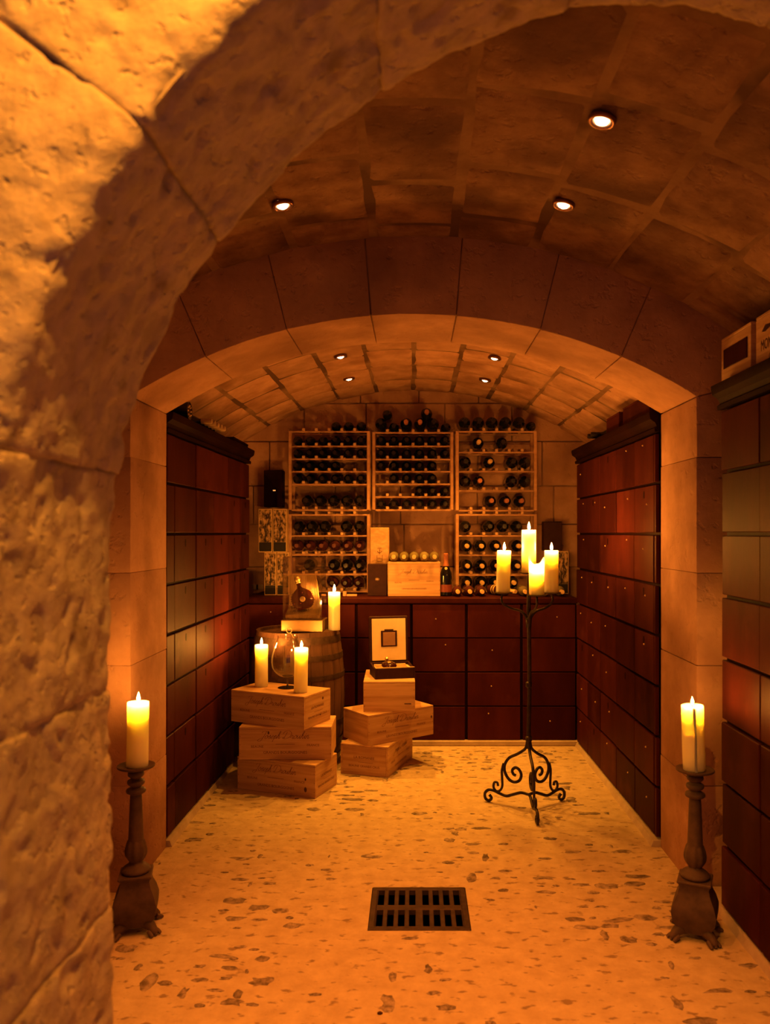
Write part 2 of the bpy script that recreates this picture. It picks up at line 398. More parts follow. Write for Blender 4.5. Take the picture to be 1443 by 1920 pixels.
def bevel_poly(poly_xz,y0,y1,bev,name,mat,parent,jit=0,seed=0):
    bm=bmesh.new(); n=len(poly_xz)
    va=[bm.verts.new((p[0],y0,p[1])) for p in poly_xz]; vb=[bm.verts.new((p[0],y1,p[1])) for p in poly_xz]
    bm.faces.new(va); bm.faces.new(vb[::-1])
    for i in range(n):
        j=(i+1)%n; bm.faces.new((va[i],vb[i],vb[j],va[j]))
    bmesh.ops.recalc_face_normals(bm,faces=list(bm.faces))
    es=[e for e in bm.edges if e.calc_face_angle(0)>R(25)]
    bmesh.ops.bevel(bm,geom=es,offset=bev,segments=2,affect='EDGES',profile=.5)
    if jit:
        for v in bm.verts:
            v.co += Vector((noise.noise(v.co*5+Vector((seed,0,0))),noise.noise(v.co*5+Vector((0,seed,9))),noise.noise(v.co*5+Vector((3,0,seed)))))*jit
    me=bpy.data.meshes.new(name); bm.to_mesh(me); bm.free(); me.materials.append(mat)
    me.polygons.foreach_set('use_smooth',[True]*len(me.polygons)); me.set_sharp_from_angle(angle=R(50))
    return link(name,me,parent)
nv=7
for k in range(nv):
    a0=-AA+2*AA*k/nv; a1=-AA+2*AA*(k+1)/nv; g=.0015/AR
    m=6; low=[(AR*math.sin(a0+g+(a1-a0-2*g)*i/m),AZC+AR*math.cos(a0+g+(a1-a0-2*g)*i/m)) for i in range(m+1)]
    # radial joints, upper edge hidden behind the vault
    def up(a):
        t=(2.93-AZC)/math.cos(a); return (t*math.sin(a),2.93)
    top=[up(a1-g),up((a0+a1)/2),up(a0+g)]
    if k==0: top=[up(a1-g),(-1.62,2.93),(-1.62,low[0][1]+.10)]
    if k==nv-1: top=[(1.62,low[-1][1]+.10),(1.62,2.93),up(a0+g)]
    bevel_poly(low+top,AY0,AY1,.003,'voussoir',M['stone'],wall_arch,jit=.003,seed=k*3.1)
for s in (-1,1):
    zz=0.0
    hs=[.46,.52,.40,.50,.2615]
    for i,h in enumerate(hs):
        z1=zz+h-.0015
        xa=s*AH; xb=s*1.62
        top=z1+(.0)
        poly=[(xa,zz),(xb,zz),(xb,top),(xa,top)]
        if i==4: poly=[(xa,zz),(xb,zz),(xb,top+.095),(xa,SPR-.003)]
        bevel_poly(poly,AY0,AY1,.0025,'pier_stone',M['stone'],wall_arch,jit=.003,seed=s*7+i)
        zz+=h

# entrance wall with big rough arch (nearest to the viewer)
EY0,EY1=1.13,1.60
ECX,EA,EB,ES=.4533,1.0528,1.0507,1.55
def entrance_profile():
    P=[(ECX-EA,z) for z in np.linspace(0,ES,60)]
    for t in np.linspace(0,PI,400)[1:-1]:
        c=math.cos(t); sn=math.sin(t); e=2/1.8
        P.append((ECX-EA*(abs(c)**e)*(1 if c>=0 else -1), ES+EB*(abs(sn)**e)))
    P+=[(ECX+EA,z) for z in np.linspace(ES,0,60)]
    P=np.array(P); d=np.r_[0,np.cumsum(np.hypot(*np.diff(P,axis=0).T))]
    return P,d
EP,ED=entrance_profile(); ELEN=ED[-1]
def prof(s):
    x=np.interp(s,ED,EP[:,0]); z=np.interp(s,ED,EP[:,1])
    x2=np.interp(min(s+.03,ELEN),ED,EP[:,0]);z2=np.interp(min(s+.03,ELEN),ED,EP[:,1])
    x1=np.interp(max(s-.03,0),ED,EP[:,0]);z1=np.interp(max(s-.03,0),ED,EP[:,1])
    t=Vector((x2-x1,0,z2-z1)).normalized()
    return Vector((x,0,z)), Vector((-t.z,0,t.x))      # point, outward (into the wall)
def entrance_core():
    mb=MB(); n=90; vs=[];fs=[]; y0,y1=EY0+.012,EY1-.012
    def outer(p):
        c=Vector((ECX,0,1.3)); d=(p-c)
        t=1e9
        for comp,lo,hi in ((d.x,-2.6-c.x,3.0-c.x),(d.z,0-c.z,3.3-c.z)):
            if comp>1e-6: t=min(t,hi/comp)
            elif comp<-1e-6: t=min(t,lo/comp)
        return c+d*t
    for i in range(n+1):
        p,o=prof(ELEN*i/n); q=p+o*.010; w=outer(p)
        if i==0 or i==n: w=Vector((-2.6 if i==0 else 3.0,0,0))
        vs+=[(q.x,y0,q.z),(w.x,y0,w.z),(q.x,y1,q.z),(w.x,y1,w.z)]
    for i in range(n):
        a=4*i;b=4*i+4
        fs+=[(a,b,b+1,a+1),(a+2,a+3,b+3,b+2),(a,a+2,b+2,b),(a+1,b+1,b+3,a+3)]
    return tag(mb.add(vs,fs).build('wall_entrance',M['rough'],smooth=30),kind='structure')
wall_ent=entrance_core()
def disp(p,coarse=False):
    a=noise.fractal(p*3.0,.9,2.1,3)*.011
    b=noise.fractal(p*14+Vector((5,1,2)),.8,2.1,4)*.0065
    c=noise.noise(p*22+Vector((1,8,3)))
    pit=max(0,c-.32)*.030
    d=noise.noise(p*9+Vector((9,2,4)))
    pit+=max(0,d-.45)*.05
    return a+b-pit
def entrance_stone(s0,s1,idx,fine):
    du=.0075 if fine else .04
    rr=random.Random(idx); rc=.03
    path=[]
    y=EY1
    while y>EY0+rc: path.append(('i',y)); y-=du
    for q in range(1,5 if fine else 2): path.append(('c',q/(5 if fine else 2)))
    d=rc; OUT=.52
    while d<OUT: path.append(('f',d)); d+=du*(1 if d<.32 else 2.5)
    path.append(('f',OUT))
    ns=max(4,int((s1-s0)/du))
    off=rr.uniform(-.002,.002); g=.0012
    vs=[];fs=[]
    for i in range(ns+1):
        s=s0+g+(s1-s0-2*g)*i/ns
        p,o=prof(s)
        es=min(s-s0,s1-s)
        for k,(kind,val) in enumerate(path):
            if kind=='i': pos=Vector((p.x,val,p.z)); nrm=-o; eb=EY1-val
            elif kind=='c':
                a=val*PI/2; cc=Vector((p.x,EY0+rc,p.z))+o*rc
                nrm=(-o*math.cos(a)+Vector((0,-1,0))*math.sin(a)); pos=cc+nrm*rc; eb=1
            else: pos=Vector((p.x,EY0,p.z))+o*val; nrm=Vector((0,-1,0)); eb=1
            q=pos+Vector((0,0,0))
            h=disp(q+Vector((idx*.37,0,0)))+off
            e=max(0,1-es/.018); h-=e*e*.0045
            e=max(0,1-eb/.015); h-=e*e*.006
            if kind=='c': h+=noise.noise(q*16)*.006
            # wavy joints
            wob=noise.noise(q*9+Vector((0,0,idx)))*.006 if es<.05 else 0
            vs.append(tuple(pos+nrm*h+Vector((o.z,0,-o.x))*wob))
    m=len(path)
    for i in range(ns):
        for k in range(m-1):
            q=i*m+k; fs.append((q,q+1,q+m+1,q+m))
    # close the stone behind
    b0=len(vs)
    for i in range(ns+1):
        s=s0+g+(s1-s0-2*g)*i/ns; p,o=prof(s)
        vs.append(tuple(Vector((p.x,EY1,p.z))+o*.06)); vs.append(tuple(Vector((p.x,EY0+.06,p.z))+o*.52))
    for i in range(ns):
        a=b0+2*i; fs.append((a,a+2,a+3,a+1)); fs.append((i*m,(i+1)*m,a+2,a)); fs.append((i*m+m-1,a+1,a+3,(i+1)*m+m-1))
    fs.append(tuple(range(0,m))+(b0+1,b0)); fs.append(tuple(range(ns*m,ns*m+m))+(b0+2*ns+1,b0+2*ns))
    me=bpy.data.meshes.new('arch_stone'); me.from_pydata(vs,[],fs); me.update()
    me.materials.append(M['rough'])
    me.polygons.foreach_set('use_smooth',[True]*len(me.polygons))
    bm=bmesh.new(); bm.from_mesh(me); bmesh.ops.recalc_face_normals(bm,faces=list(bm.faces)); bm.to_mesh(me); bm.free()
    link('arch_stone',me,wall_ent)
js=[0,.38,.81,1.24,1.67,2.1755,2.62,3.02]
arc=[3.42,3.80,4.13,4.56,4.98,5.41,5.84,ELEN]
js=js+[a for a in arc if a<ELEN-.1]+[ELEN]
for i in range(len(js)-1):
    entrance_stone(js[i],js[i+1],i+1, .3<js[i]<3.6)
# entrance room ceiling that carries the lamp lighting the rough wall
ceil_ante=slab('ceiling_entrance',-2.6,3.0,-1.6,1.14,3.0,3.1,'stone')

# kerbs along the cabinets
def kerb(name,xa,xb,y0,y1,sx):
    # sloped fillet: foot at xa, top against xb
    vs=[];fs=[]
    n=10
    for i in range(n+1):
        yy=y0+(y1-y0)*i/n; w=noise.noise(Vector((xa*3,yy*4,0)))*.006
        vs+=[(xa+w,yy,0),(xa+w+sx*.012,yy,.030),(xb,yy,.040),(xb,yy,0)]
    for i in range(n):
        a=4*i;b=a+4
        fs+=[(a,b,b+1,a+1),(a+1,b+1,b+2,a+2),(a+2,b+2,b+3,a+3)]
    fs+=[(0,1,2,3),(4*n,4*n+3,4*n+2,4*n+1)]
    return tag(MB().add(vs,fs).build(name,M['kerb'],smooth=30),kind='structure')
kerb('trim_1',-1.195,-1.62,3.955,5.82,-1)
kerb('trim_2',1.175,1.62,3.955,5.82,1)
kerb('trim_3',1.235,1.62,1.9,3.44,1)
tag(MB().box(-1.62,1.62,5.825,6.44,0,.04,bev=.008).build('trim_4',M['kerb']),kind='structure')

# ---------------------------------------------------------------- cabinets of drawers
RH=.2517; BZ=.041
def drawer_mesh(w,h,t=.02):
    return MB().box(-w/2,w/2,-t,0,0,h,bev=.003).mesh('drawer_front',M['redwood'],30)
HOLE=MB().lathe([(.0,0),(.010,0),(.010,.0012),(0,.0012)],10,Matrix.Rotation(PI/2,4,'X')@Matrix.Scale(2.1,4,(0,1,0))).mesh('finger_hole',M['redframe'],30)
STUD=MB().lathe(smoothprof([(.005,0),(.005,.003),(.003,.006),(0,.007)],2),8,Matrix.Rotation(PI/2,4,'X')).mesh('stud',M['goldp'],60)
def cabinet(name,label,loc,rotz,edges,rows,depth,hole_rows=(),holes_seed=1,stud=False,over=(0,.03)):
    """edges: where the drawer columns begin and end along the front, in metres from loc"""
    t=thing(name,label,'cabinet',loc,rotz)
    Wd=edges[-1]; H=rows*RH
    MB().box(0,Wd,.0,depth,0,H).build('carcass',M['redframe'],t,smooth=0)
    rr=random.Random(holes_seed)
    for c in range(len(edges)-1):
        w=edges[c+1]-edges[c]
        dm=drawer_mesh(w-.006,RH-.014)
        for r in range(rows):
            d=link('drawer_front',dm,t,((edges[c]+edges[c+1])/2+rr.uniform(-.001,.001),-rr.uniform(0,.006),r*RH+.003))
            if w>.25 and (r in hole_rows or rr.random()<.25):
                link('finger_hole',HOLE,d,(0,-.0202,RH*.78))
            if w>.25 and stud and rr.random()<.6:
                link('stud',STUD,d,(rr.uniform(-.06,.06),-.0195,RH*rr.uniform(.55,.85)))
    pr=[(0,0),(-.028,.0),(-.030,.018),(-.018,.026),(-.026,.045),(-.05,.062),(-.055,.085),(-.055,.098),(0,.098)]
    vs=[];fs=[]
    for xx in (-over[0],Wd+over[1]):
        for (a,b) in pr: vs.append((xx,a,H+b))
    n=len(pr)
    for i in range(n):
        j=(i+1)%n; fs.append((i,j,n+j,n+i))
    fs.append(tuple(range(n))); fs.append(tuple(range(2*n-1,n-1,-1)))
    MB().add(vs,fs).build('cornice',M['redframe'],t,smooth=25)
    MB().box(0,Wd,0,depth,H,H+.096).build('top_board',M['redframe'],t,smooth=0)
    return t
# local x runs along the front, local -y faces the room
cab_left=cabinet('drawer_cabinet','dark red wooden cabinet of crate drawers along the left alcove wall',(-1.245,3.965,BZ),PI/2-R(1.0),[v-3.965 for v in (3.965,4.09,4.466,4.837,5.19,5.52,5.80)],8,.29,hole_rows=(3,4,5),holes_seed=2)
cab_right=cabinet('drawer_cabinet','dark red wooden cabinet of crate drawers along the right alcove wall',(1.205,5.80,BZ),-PI/2+R(.6),[5.80-v for v in (5.80,5.456,5.106,4.72,4.34,4.0,3.965)],8,.29,holes_seed=4,stud=True,over=(.03,-.004))
cab_near=cabinet('drawer_cabinet','near dark cabinet of wide drawers at the right edge beside the stone pier',(1.275,3.255,BZ),-PI/2,[0,.36,.72,1.08,1.44],8,.34,holes_seed=6,over=(.03,0))
# low counter at the back
def counter():
    t=thing('drawer_counter','low dark red counter of crate drawers under the wine racks','cabinet',(0,5.84,BZ))
    H=4*.249; xs=[-1.215+.398*k for k in range(7)]; xs=[(p-775)*5.84/1500 for p in (462,564.5,667.6,771,874,977.5,1081)]
    MB().box(xs[0],xs[-1],.022,.59,0,H).build('carcass',M['redframe'],t,smooth=0)
    rr=random.Random(8)
    for c in range(6):
        w=xs[c+1]-xs[c]; dm=drawer_mesh(w-.020,.249-.008)
        for r in range(4):
            d=link('drawer_front',dm,t,((xs[c]+xs[c+1])/2,.02-rr.uniform(0,.004),r*.249+.002))
            if rr.random()<.75: link('stud',STUD,d,(rr.uniform(-.05,.09),-.0195,.249*rr.uniform(.5,.8)))
    MB().box(xs[0]-.0,xs[-1]+.0,-.035,.60,H+.002,H+.046,bev=.008).build('worktop',M['redwood'],t)
    return t
counter()
CT=BZ+4*.249+.047      # worktop height

# ---------------------------------------------------------------- lettering
GL={
'J':([[(.2,1.7),(.5,2.1),(1.2,2.2),(2.0,2.05)],[(1.45,2.12),(1.2,1.0),(.8,-.4),(.25,-.8),(-.25,-.5),(.1,-.05),(.9,.25)]],1.5),
'o':([[(.75,.95),(.4,1.0),(.1,.55),(.2,.05),(.5,0),(.8,.4),(.8,.85),(.6,1.0),(.75,.75),(1.1,.75)]],1.0),
's':([[(0,.2),(.5,1.1),(.5,.65),(.62,.2),(.35,0),(.1,.15)],[(.35,0),(.85,.3)]],.8),
'e':([[(0,.3),(.45,.5),(.6,.9),(.38,1.02),(.12,.5),(.22,.05),(.5,0),(.9,.35)]],.82),
'p':([[(0,.5),(.35,1.0),(.2,.2),(.02,-.9)],[(.2,.5),(.5,1.0),(.75,.8),(.65,.2),(.4,0),(.22,.15)],[(.5,.02),(1.0,.35)]],.95),
'h':([[(0,.3),(.5,1.6),(.55,2.15),(.35,2.05),(.2,1.0),(.05,0)],[(.1,.4),(.4,1.0),(.6,.9),(.55,.2),(.7,0),(1.0,.35)]],.95),
'D':([[(.75,1.95),(.55,.9),(.3,.1)],[(-.35,1.4),(.1,2.2),(1.2,2.35),(2.1,1.6),(1.9,.5),(1.0,0),(.2,.05),(-.1,.25),(.2,.4),(.6,.1)]],2.2),
'r':([[(0,.3),(.3,1.1),(.38,.88),(.7,.9),(.6,.25),(.75,0),(1,.3)]],.95),
'u':([[(.1,1),(.05,.3),(.25,0),(.55,.4),(.75,1)],[(.75,1),(.7,.2),(.85,0),(1.1,.3)]],1.05),
'i':([[(0,.3),(.25,1),(.2,.2),(.35,0),(.6,.3)],[(.28,1.45),(.36,1.6)]],.55),
'n':([[(.15,1),(.05,0)],[(.08,.4),(.4,1),(.65,.9),(.6,.2),(.75,0),(1.05,.35)]],1.0),
'a':([[(.75,.95),(.4,1.0),(.1,.5),(.25,0),(.55,.15),(.75,.95),(.7,.2),(.85,0),(1.05,.3)]],1.0),
'l':([[(0,.3),(.5,1.6),(.5,2.1),(.3,2.0),(.2,.6),(.35,0),(.65,.3)]],.6),
' ':([],.8)}
def script(mb,text,cx,cz,width,slant=.38,th=.10):
    strokes=[];x=0
    for ch in text:
        st,adv=GL[ch]
        for s in st: strokes.append([(x+a+slant*b,b) for a,b in s])
        x+=adv
    k=width/(x+.8); 
    for s in strokes:
        P,_=spline([Vector((a,b,0)) for a,b in s],0,5)
        vs=[];fs=[]
        for i,p in enumerate(P):
            t=(P[min(i+1,len(P)-1)]-P[max(i-1,0)]).normalized(); n=Vector((-t.y,t.x,0))
            w=th*(.55+.75*abs(t.y))*.5
            for sg in (-1,1):
                q=p+n*w*sg; vs.append((cx+(q.x-x/2-.4)*k,0,cz+(q.y-.6)*k))
        for i in range(len(P)-1): fs.append((2*i,2*i+1,2*i+3,2*i+2))
        mb.add(vs,fs)
_tc={}
def block_text(mb,text,cx,cz,width,h=None):
    if text not in _tc:
        cu=bpy.data.curves.new('t','FONT'); cu.body=text; cu.align_x='CENTER'; cu.resolution_u=2
        ob=bpy.data.objects.new('t',cu); COL.objects.link(ob); bpy.context.view_layer.update()
        me=bpy.data.meshes.new_from_object(ob.evaluated_get(bpy.context.evaluated_depsgraph_get()))
        _tc[text]=([v.co.copy() for v in me.vertices],[tuple(p.vertices) for p in me.polygons])
        bpy.data.objects.remove(ob); bpy.data.meshes.remove(me)
    vs,fs=_tc[text]
    x0=min(v.x for v in vs);x1=max(v.x for v in vs);y0=min(v.y for v in vs);y1=max(v.y for v in vs)
    k=width/(x1-x0); kz=k if h is None else h/(y1-y0)
    mb.add([(cx+(v.x-(x0+x1)/2)*k,0,cz+(v.y-(y0+y1)/2)*kz) for v in vs],fs)
def rule(mb,cx,cz,w,h=.0022):
    mb.add([(cx-w/2,0,cz-h/2),(cx+w/2,0,cz-h/2),(cx+w/2,0,cz+h/2),(cx-w/2,0,cz+h/2)],[(0,1,2,3)])

# ---------------------------------------------------------------- pine crates
def crate(label,L,D,H,loc,rotz,front=True,end=0,group='pine wine crates',knots=(),name='wine_crate',slot=None):
    t=thing(name,label,'crate',loc,rotz,group); e=.0006; th=.013
    MB().box(-L/2,L/2,-D/2,-D/2+th,0,H-th-e,bev=.0015).build('side_panel',M['pine'],t)
    MB().box(-L/2,L/2,D/2-th,D/2,0,H-th-e,bev=.0015).build('side_panel',M['pine'],t)
    MB().box(-L/2+e,-L/2+th,-D/2+th+e,D/2-th-e,0,H-th-e,bev=.0012).build('end_panel',M['pinev'],t)
    MB().box(L/2-th,L/2-e,-D/2+th+e,D/2-th-e,0,H-th-e,bev=.0012).build('end_panel',M['pinev'],t)
    MB().box(-L/2,L/2,-D/2,D/2,H-th,H,bev=.002).build('lid',M['pine'],t)
    MB().box(-L/2+th,L/2-th,-D/2+th,D/2-th,0,th).build('bottom_board',M['pine'],t)
    if front:
        s=L/.53
        for q,args in ((script,('Joseph Drouhin',.0,H*.70,.30*s)),(rule,(.0,H*.47,.11*s)),(block_text,('BEAUNE',-.16*s,H*.40,.07*s)),(block_text,('FRANCE',.16*s,H*.44,.07*s)),(block_text,('GRANDS BOURGOGNES',0,H*.22,.25*s))):
            mb=MB(); q(mb,*args)
            link('rule' if q is rule else 'lettering',mb.mesh('lettering',M['ink'],0),t,(0,-D/2-.0007,0))
    if end:
        for q,args in ((block_text,('LA ROMANEE',0,H*.58,.14)),(rule,(.01,H*.43,.10,.0016)),(block_text,('BEAUNE GRANDS CRUS',0,H*.30,.21))):
            mb=MB(); q(mb,*args)
            link('rule' if q is rule else 'lettering',mb.mesh('lettering',M['ink'],0),t,(end*(L/2+.0003),0,0),(0,0,end*PI/2))
    for (fx,z,r,face) in knots:
        k=MB().lathe([(0,0),(r,0),(r*.8,.0012),(0,.0014)],10).mesh('knot',M['knot'],30)
        if face=='f': o=link('knot',k,t,(fx,-D/2-.0002,z),(PI/2,0,0)); o.scale=(.7,1.2,1)
        elif face=='r': o=link('knot',k,t,(L/2-.0003,fx,z),(PI/2,0,PI/2))
        else: o=link('knot',k,t,(fx,z,H-.0002),(0,0,0))
    nail=MB().lathe([(0,0),(.0022,0),(.0018,.0008),(0,.001)],6).mesh('nail',M['knot'],30)
    for sx in (-1,1):
        for zz in (.2,.5,.8): link('nail',nail,t,(sx*(L/2-.007),-D/2-.0001,H*zz*.9),(PI/2,0,0))
    if slot:
        link('slot',MB().box(-.022,.022,-.001,.0,-.003,.003).mesh('slot',M['knot'],0),t,(slot[0],-D/2-.0004,slot[1]))
    return t
def crate_from(label,F,ax,L,D,H,z,**kw):
    """F: front corner (x,y) at local +x,-y ; ax: direction angle of the long side pointing to local -x"""
    d=Vector((math.cos(ax),math.sin(ax))); n=Vector((d.y,-d.x))    # n: into the crate
    c=Vector(F)+d*L/2+n*D/2
    return crate(label,L,D,H,(c.x,c.y,z),ax-PI,**kw)
HC=.195
crate_from('pine wine crate at the bottom of the taller left stack on the floor',(-.573,4.669),R(159.3),.53,.285,HC,0.001,end=1,knots=((.20,.045,.013,'f'),(.20,.105,.007,'f')))
crate('pine wine crate in the middle of the left stack, facing straight ahead',.553,.30,HC,(-.768,4.935,HC+.002),R(.4),knots=((-.1,.16,.008,'f'),))
crate_from('pine wine crate on top of the left stack, carrying two candles',(-.643,4.704),R(155),.53,.30,HC,2*HC+.003,end=1,knots=((.06,.15,.009,'r'),(.03,.055,.005,'r'),(-.18,.06,.012,'t')))
# right stack : bottom crate seen from its end
def crate_R(label,F,ang_short,Lsh,Llong,z,**kw):
    pass
t=crate('pine wine crate at the bottom of the right stack, its short end facing left',.50,.325,HC,(0,0,0),0,end=-1)
def place_corner(t,L,D,corner,F,rz,z):
    c=Vector((corner[0]*L/2,corner[1]*D/2)); cr=Vector((c.x*math.cos(rz)-c.y*math.sin(rz),c.x*math.sin(rz)+c.y*math.cos(rz)))
    t.location=(F[0]-cr.x,F[1]-cr.y,z); t.rotation_euler=(0,0,rz)
place_corner(t,.50,.325,(-1,-1),(-.162,5.065),R(72),.001)
t=crate('pine wine crate set askew in the middle of the right stack',.525,.30,HC,(0,0,0),0,knots=((.245,.12,.008,'f'),))
place_corner(t,.525,.30,(-1,-1),(-.288,5.08),R(36.5),HC+.002)
t=crate('plain unprinted pine crate on top of the right stack, under the open case',.335,.46,HC,(0,0,0),0,front=False,slot=(.12,.05))
place_corner(t,.335,.46,(-1,-1),(-.325,5.19),R(1.2),2*HC+.003)

# ---------------------------------------------------------------- candles
def flame_mesh():
    return MB().lathe(smoothprof([(0.0,-.001),(.0042,.003),(.0062,.010),(.0050,.019),(.0022,.028),(0,.036)],3),12,cap=False).mesh('flame',M['flame'],180)
FM=flame_mesh()
WICK=MB().tube([(0,0,-.012),(.0004,0,0),(.0012,0,.008)],.0011,6,2).mesh('wick',M['inkdark'],60)
def candle(label,loc,h,r,group='pillar candles',lean=(0,0),drip=False,flame_s=1.0):
    t=thing('pillar_candle',label,'candle',loc,0,group); t.rotation_euler=(lean[0],lean[1],0)
    pr=[(0,0),(r*.97,0),(r,.004),(r*1.0,h*.3),(r*.99,h*.7),(r*.995,h-.008),(r*.97,h-.001),(r*.90,h),(r*.80,h-.004),(r*.55,h-.010),(r*.2,h-.012),(0,h-.012)]
    mb=MB().lathe(pr,32)
    mb.v=[(x+noise.noise(Vector((x*20,y*20,z*12)))*.0012,y+noise.noise(Vector((y*20,x*20,z*12+4)))*.0012,z) for x,y,z in mb.v]
    mb.build('wax_body',M['wax'],t,smooth=50)
    link('wick',WICK,t,(0,0,h-.006)); f=link('flame',FM,t,(.001,0,h+.002)); f.scale=(flame_s,)*3
    if drip:
        a=R(-100); pts=[(r*math.cos(a)*1.0,r*math.sin(a)*1.0,h-.004),(r*1.03*math.cos(a),r*1.03*math.sin(a),h-.03),(r*1.03*math.cos(a+.05),r*1.03*math.sin(a+.05),h*.55),(r*1.03*math.cos(a),r*1.03*math.sin(a),.03),(r*1.1*math.cos(a),r*1.1*math.sin(a),.002)]
        MB().tube(pts,[.004,.006,.0038,.0045,.007],8,4).build('wax_drip',M['wax'],t,smooth=60)
    return t
Zc=3*HC+.003+.001
candle('lit pillar candle on the left stack of crates, nearer the cabinet',(-.955,5.025,Zc),.262,.0405,flame_s=1.15)
candle('lit pillar candle near the front edge of the left crate stack',(-.683,4.845,Zc),.268,.0415,lean=(0,R(.8)),flame_s=1.15)

# ---------------------------------------------------------------- big balloon glass between the candles
t=thing('balloon_glass','large clear balloon glass with dark foot between two candles','glass',(-.785,4.985,Zc))
MB().lathe(smoothprof([(0,0),(.055,0),(.056,.003),(.03,.006),(.008,.010),(.006,.02)],3),28).build('foot',M['glassdark'],t,smooth=40)
MB().lathe([(.006,.016),(.0055,.04),(.006,.066)],12).build('stem',M['clear'],t)
bp=smoothprof([(.004,.066),(.05,.075),(.088,.11),(.10,.16),(.094,.215),(.076,.27),(.064,.305),(.062,.325)],4)
MB().lathe(bp+[(r-.002,z) for r,z in bp[::-1]],36,cap=False).build('bowl',M['clear'],t,smooth=60)
bw=smoothprof([(0.0,.070),(.046,.079),(.083,.112),(.0945,.155),(0.0,.1551)],3)
# ---------------------------------------------------------------- barrel
BX,BY,BH=-.79,5.455,.90
def barrel():
    t=thing('oak_barrel','upright dark oak barrel behind the left crates holding the display case','barrel',(BX,BY,0))
    def rad(z): u=(z/BH-.5)*2; return .320-.042*u*u
    n=22
    for k in range(n):
        a0=2*PI*k/n+.004; a1=2*PI*(k+1)/n-.004; vs=[];fs=[]; m=10
        for i in range(m+1):
            z=BH*i/m; r=rad(z)
            for (a,rr) in ((a0,r-.002),((a0+a1)/2,r+.001),(a1,r-.002),(a1,r-.026),(a0,r-.026)):
                vs.append((rr*math.cos(a),rr*math.sin(a),z))
        for i in range(m):
            for j in range(5):
                j2=(j+1)%5; fs.append((i*5+j,i*5+j2,(i+1)*5+j2,(i+1)*5+j))
        fs.append((0,1,2,3,4)); fs.append(tuple(m*5+j for j in range(4,-1,-1)))
        MB().add(vs,fs).build('stave',M['barrel'],t,smooth=40)
    for z0,z1 in ((.03,.075),(.15,.185),(.28,.31),(.59,.62),(.715,.75),(.825,.87)):
        pr=[(rad(z0)+.0005,z0),(rad(z0)+.004,z0),(rad(z1)+.004,z1),(rad(z1)+.0005,z1)]
        MB().lathe(pr,44,cap=False).build('hoop',M['hoop'],t)
    for z in (.86,.03):
        r=rad(z)-.027
        for k in range(5):
            x0=-r+2*r*k/5+.001; x1=-r+2*r*(k+1)/5-.001; xs=np.linspace(x0,x1,5)
            top=[(x,math.sqrt(max(r*r-x*x,1e-5))) for x in xs]; poly=top+[(x,-y) for x,y in top[::-1]]
            vs=[(x,y,z) for x,y in poly]+[(x,y,z+.018) for x,y in poly]; q=len(poly)
            fs=[tuple(range(q)),tuple(range(2*q-1,q-1,-1))]+[(i,(i+1)%q,q+(i+1)%q,q+i) for i in range(q)]
            MB().add(vs,fs).build('head_board',M['barrel'],t,smooth=0)
    return t
barrel()
BT=.9005
# ---------------------------------------------------------------- display case with cognac decanter
def display_case():
    c=px(571,1182,5.36); t=thing('display_case','clear glass display case on a gold base standing on the barrel','display case',(c.x,c.y,BT),R(-3))
    w,d,h=.278,.20,.49; b=.078
    MB().box(-w/2,w/2,-d/2,d/2,0,b,bev=.004).build('base',M['goldd'],t)
    g=.004; W2=w*.93; 
    for nm,a in (('glass_pane',(-W2/2,W2/2,-d/2+.008,-d/2+.008+g)),('glass_pane',(-W2/2,W2/2,d/2-.008-g,d/2-.008)),('glass_pane',(-W2/2,-W2/2+g,-d/2+.0125,d/2-.0125)),('glass_pane',(W2/2-g,W2/2,-d/2+.0125,d/2-.0125))):
        MB().box(*a,b+.0005,h).build(nm,M['clear'],t,smooth=0)
    MB().box(-W2/2,W2/2,-d/2+.008,d/2-.008,h+.0005,h+.0045).build('glass_top',M['clear'],t,smooth=0)
    # fluted ramp and back
    vs=[];fs=[]; n=60
    path=[(-.065,b+.03),(-.02,b+.05),(.03,b+.075),(.052,b+.14),(.060,b+.24),(.062,b+.29)]
    P,_=spline([Vector((a,bb,0)) for a,bb in path],0,4)
    for i,p in enumerate(P):
        for k in range(n+1):
            x=-w*.42+w*.84*k/n; f=.0028*(k%2)*(1 if .35<k/n<2 else 1)
            ww=1 if i<4 else max(.55,1-(i-4)*.03)
            vs.append((x*(1 if k<n*.5 else ww),p.x-f,p.y+f*.5))
    m=n+1
    for i in range(len(P)-1):
        for k in range(n): fs.append((i*m+k,i*m+k+1,(i+1)*m+k+1,(i+1)*m+k))
    base=len(vs)
    for k in range(n+1): vs.append((vs[k][0],vs[k][1],b+.0005))
    for k in range(n): fs.append((k,base+k,base+k+1,k+1))
    MB().add(vs,fs).build('fluted_ramp',M['goldd'],t,smooth=20)
    return t,c,b
case,cc,cb=display_case()
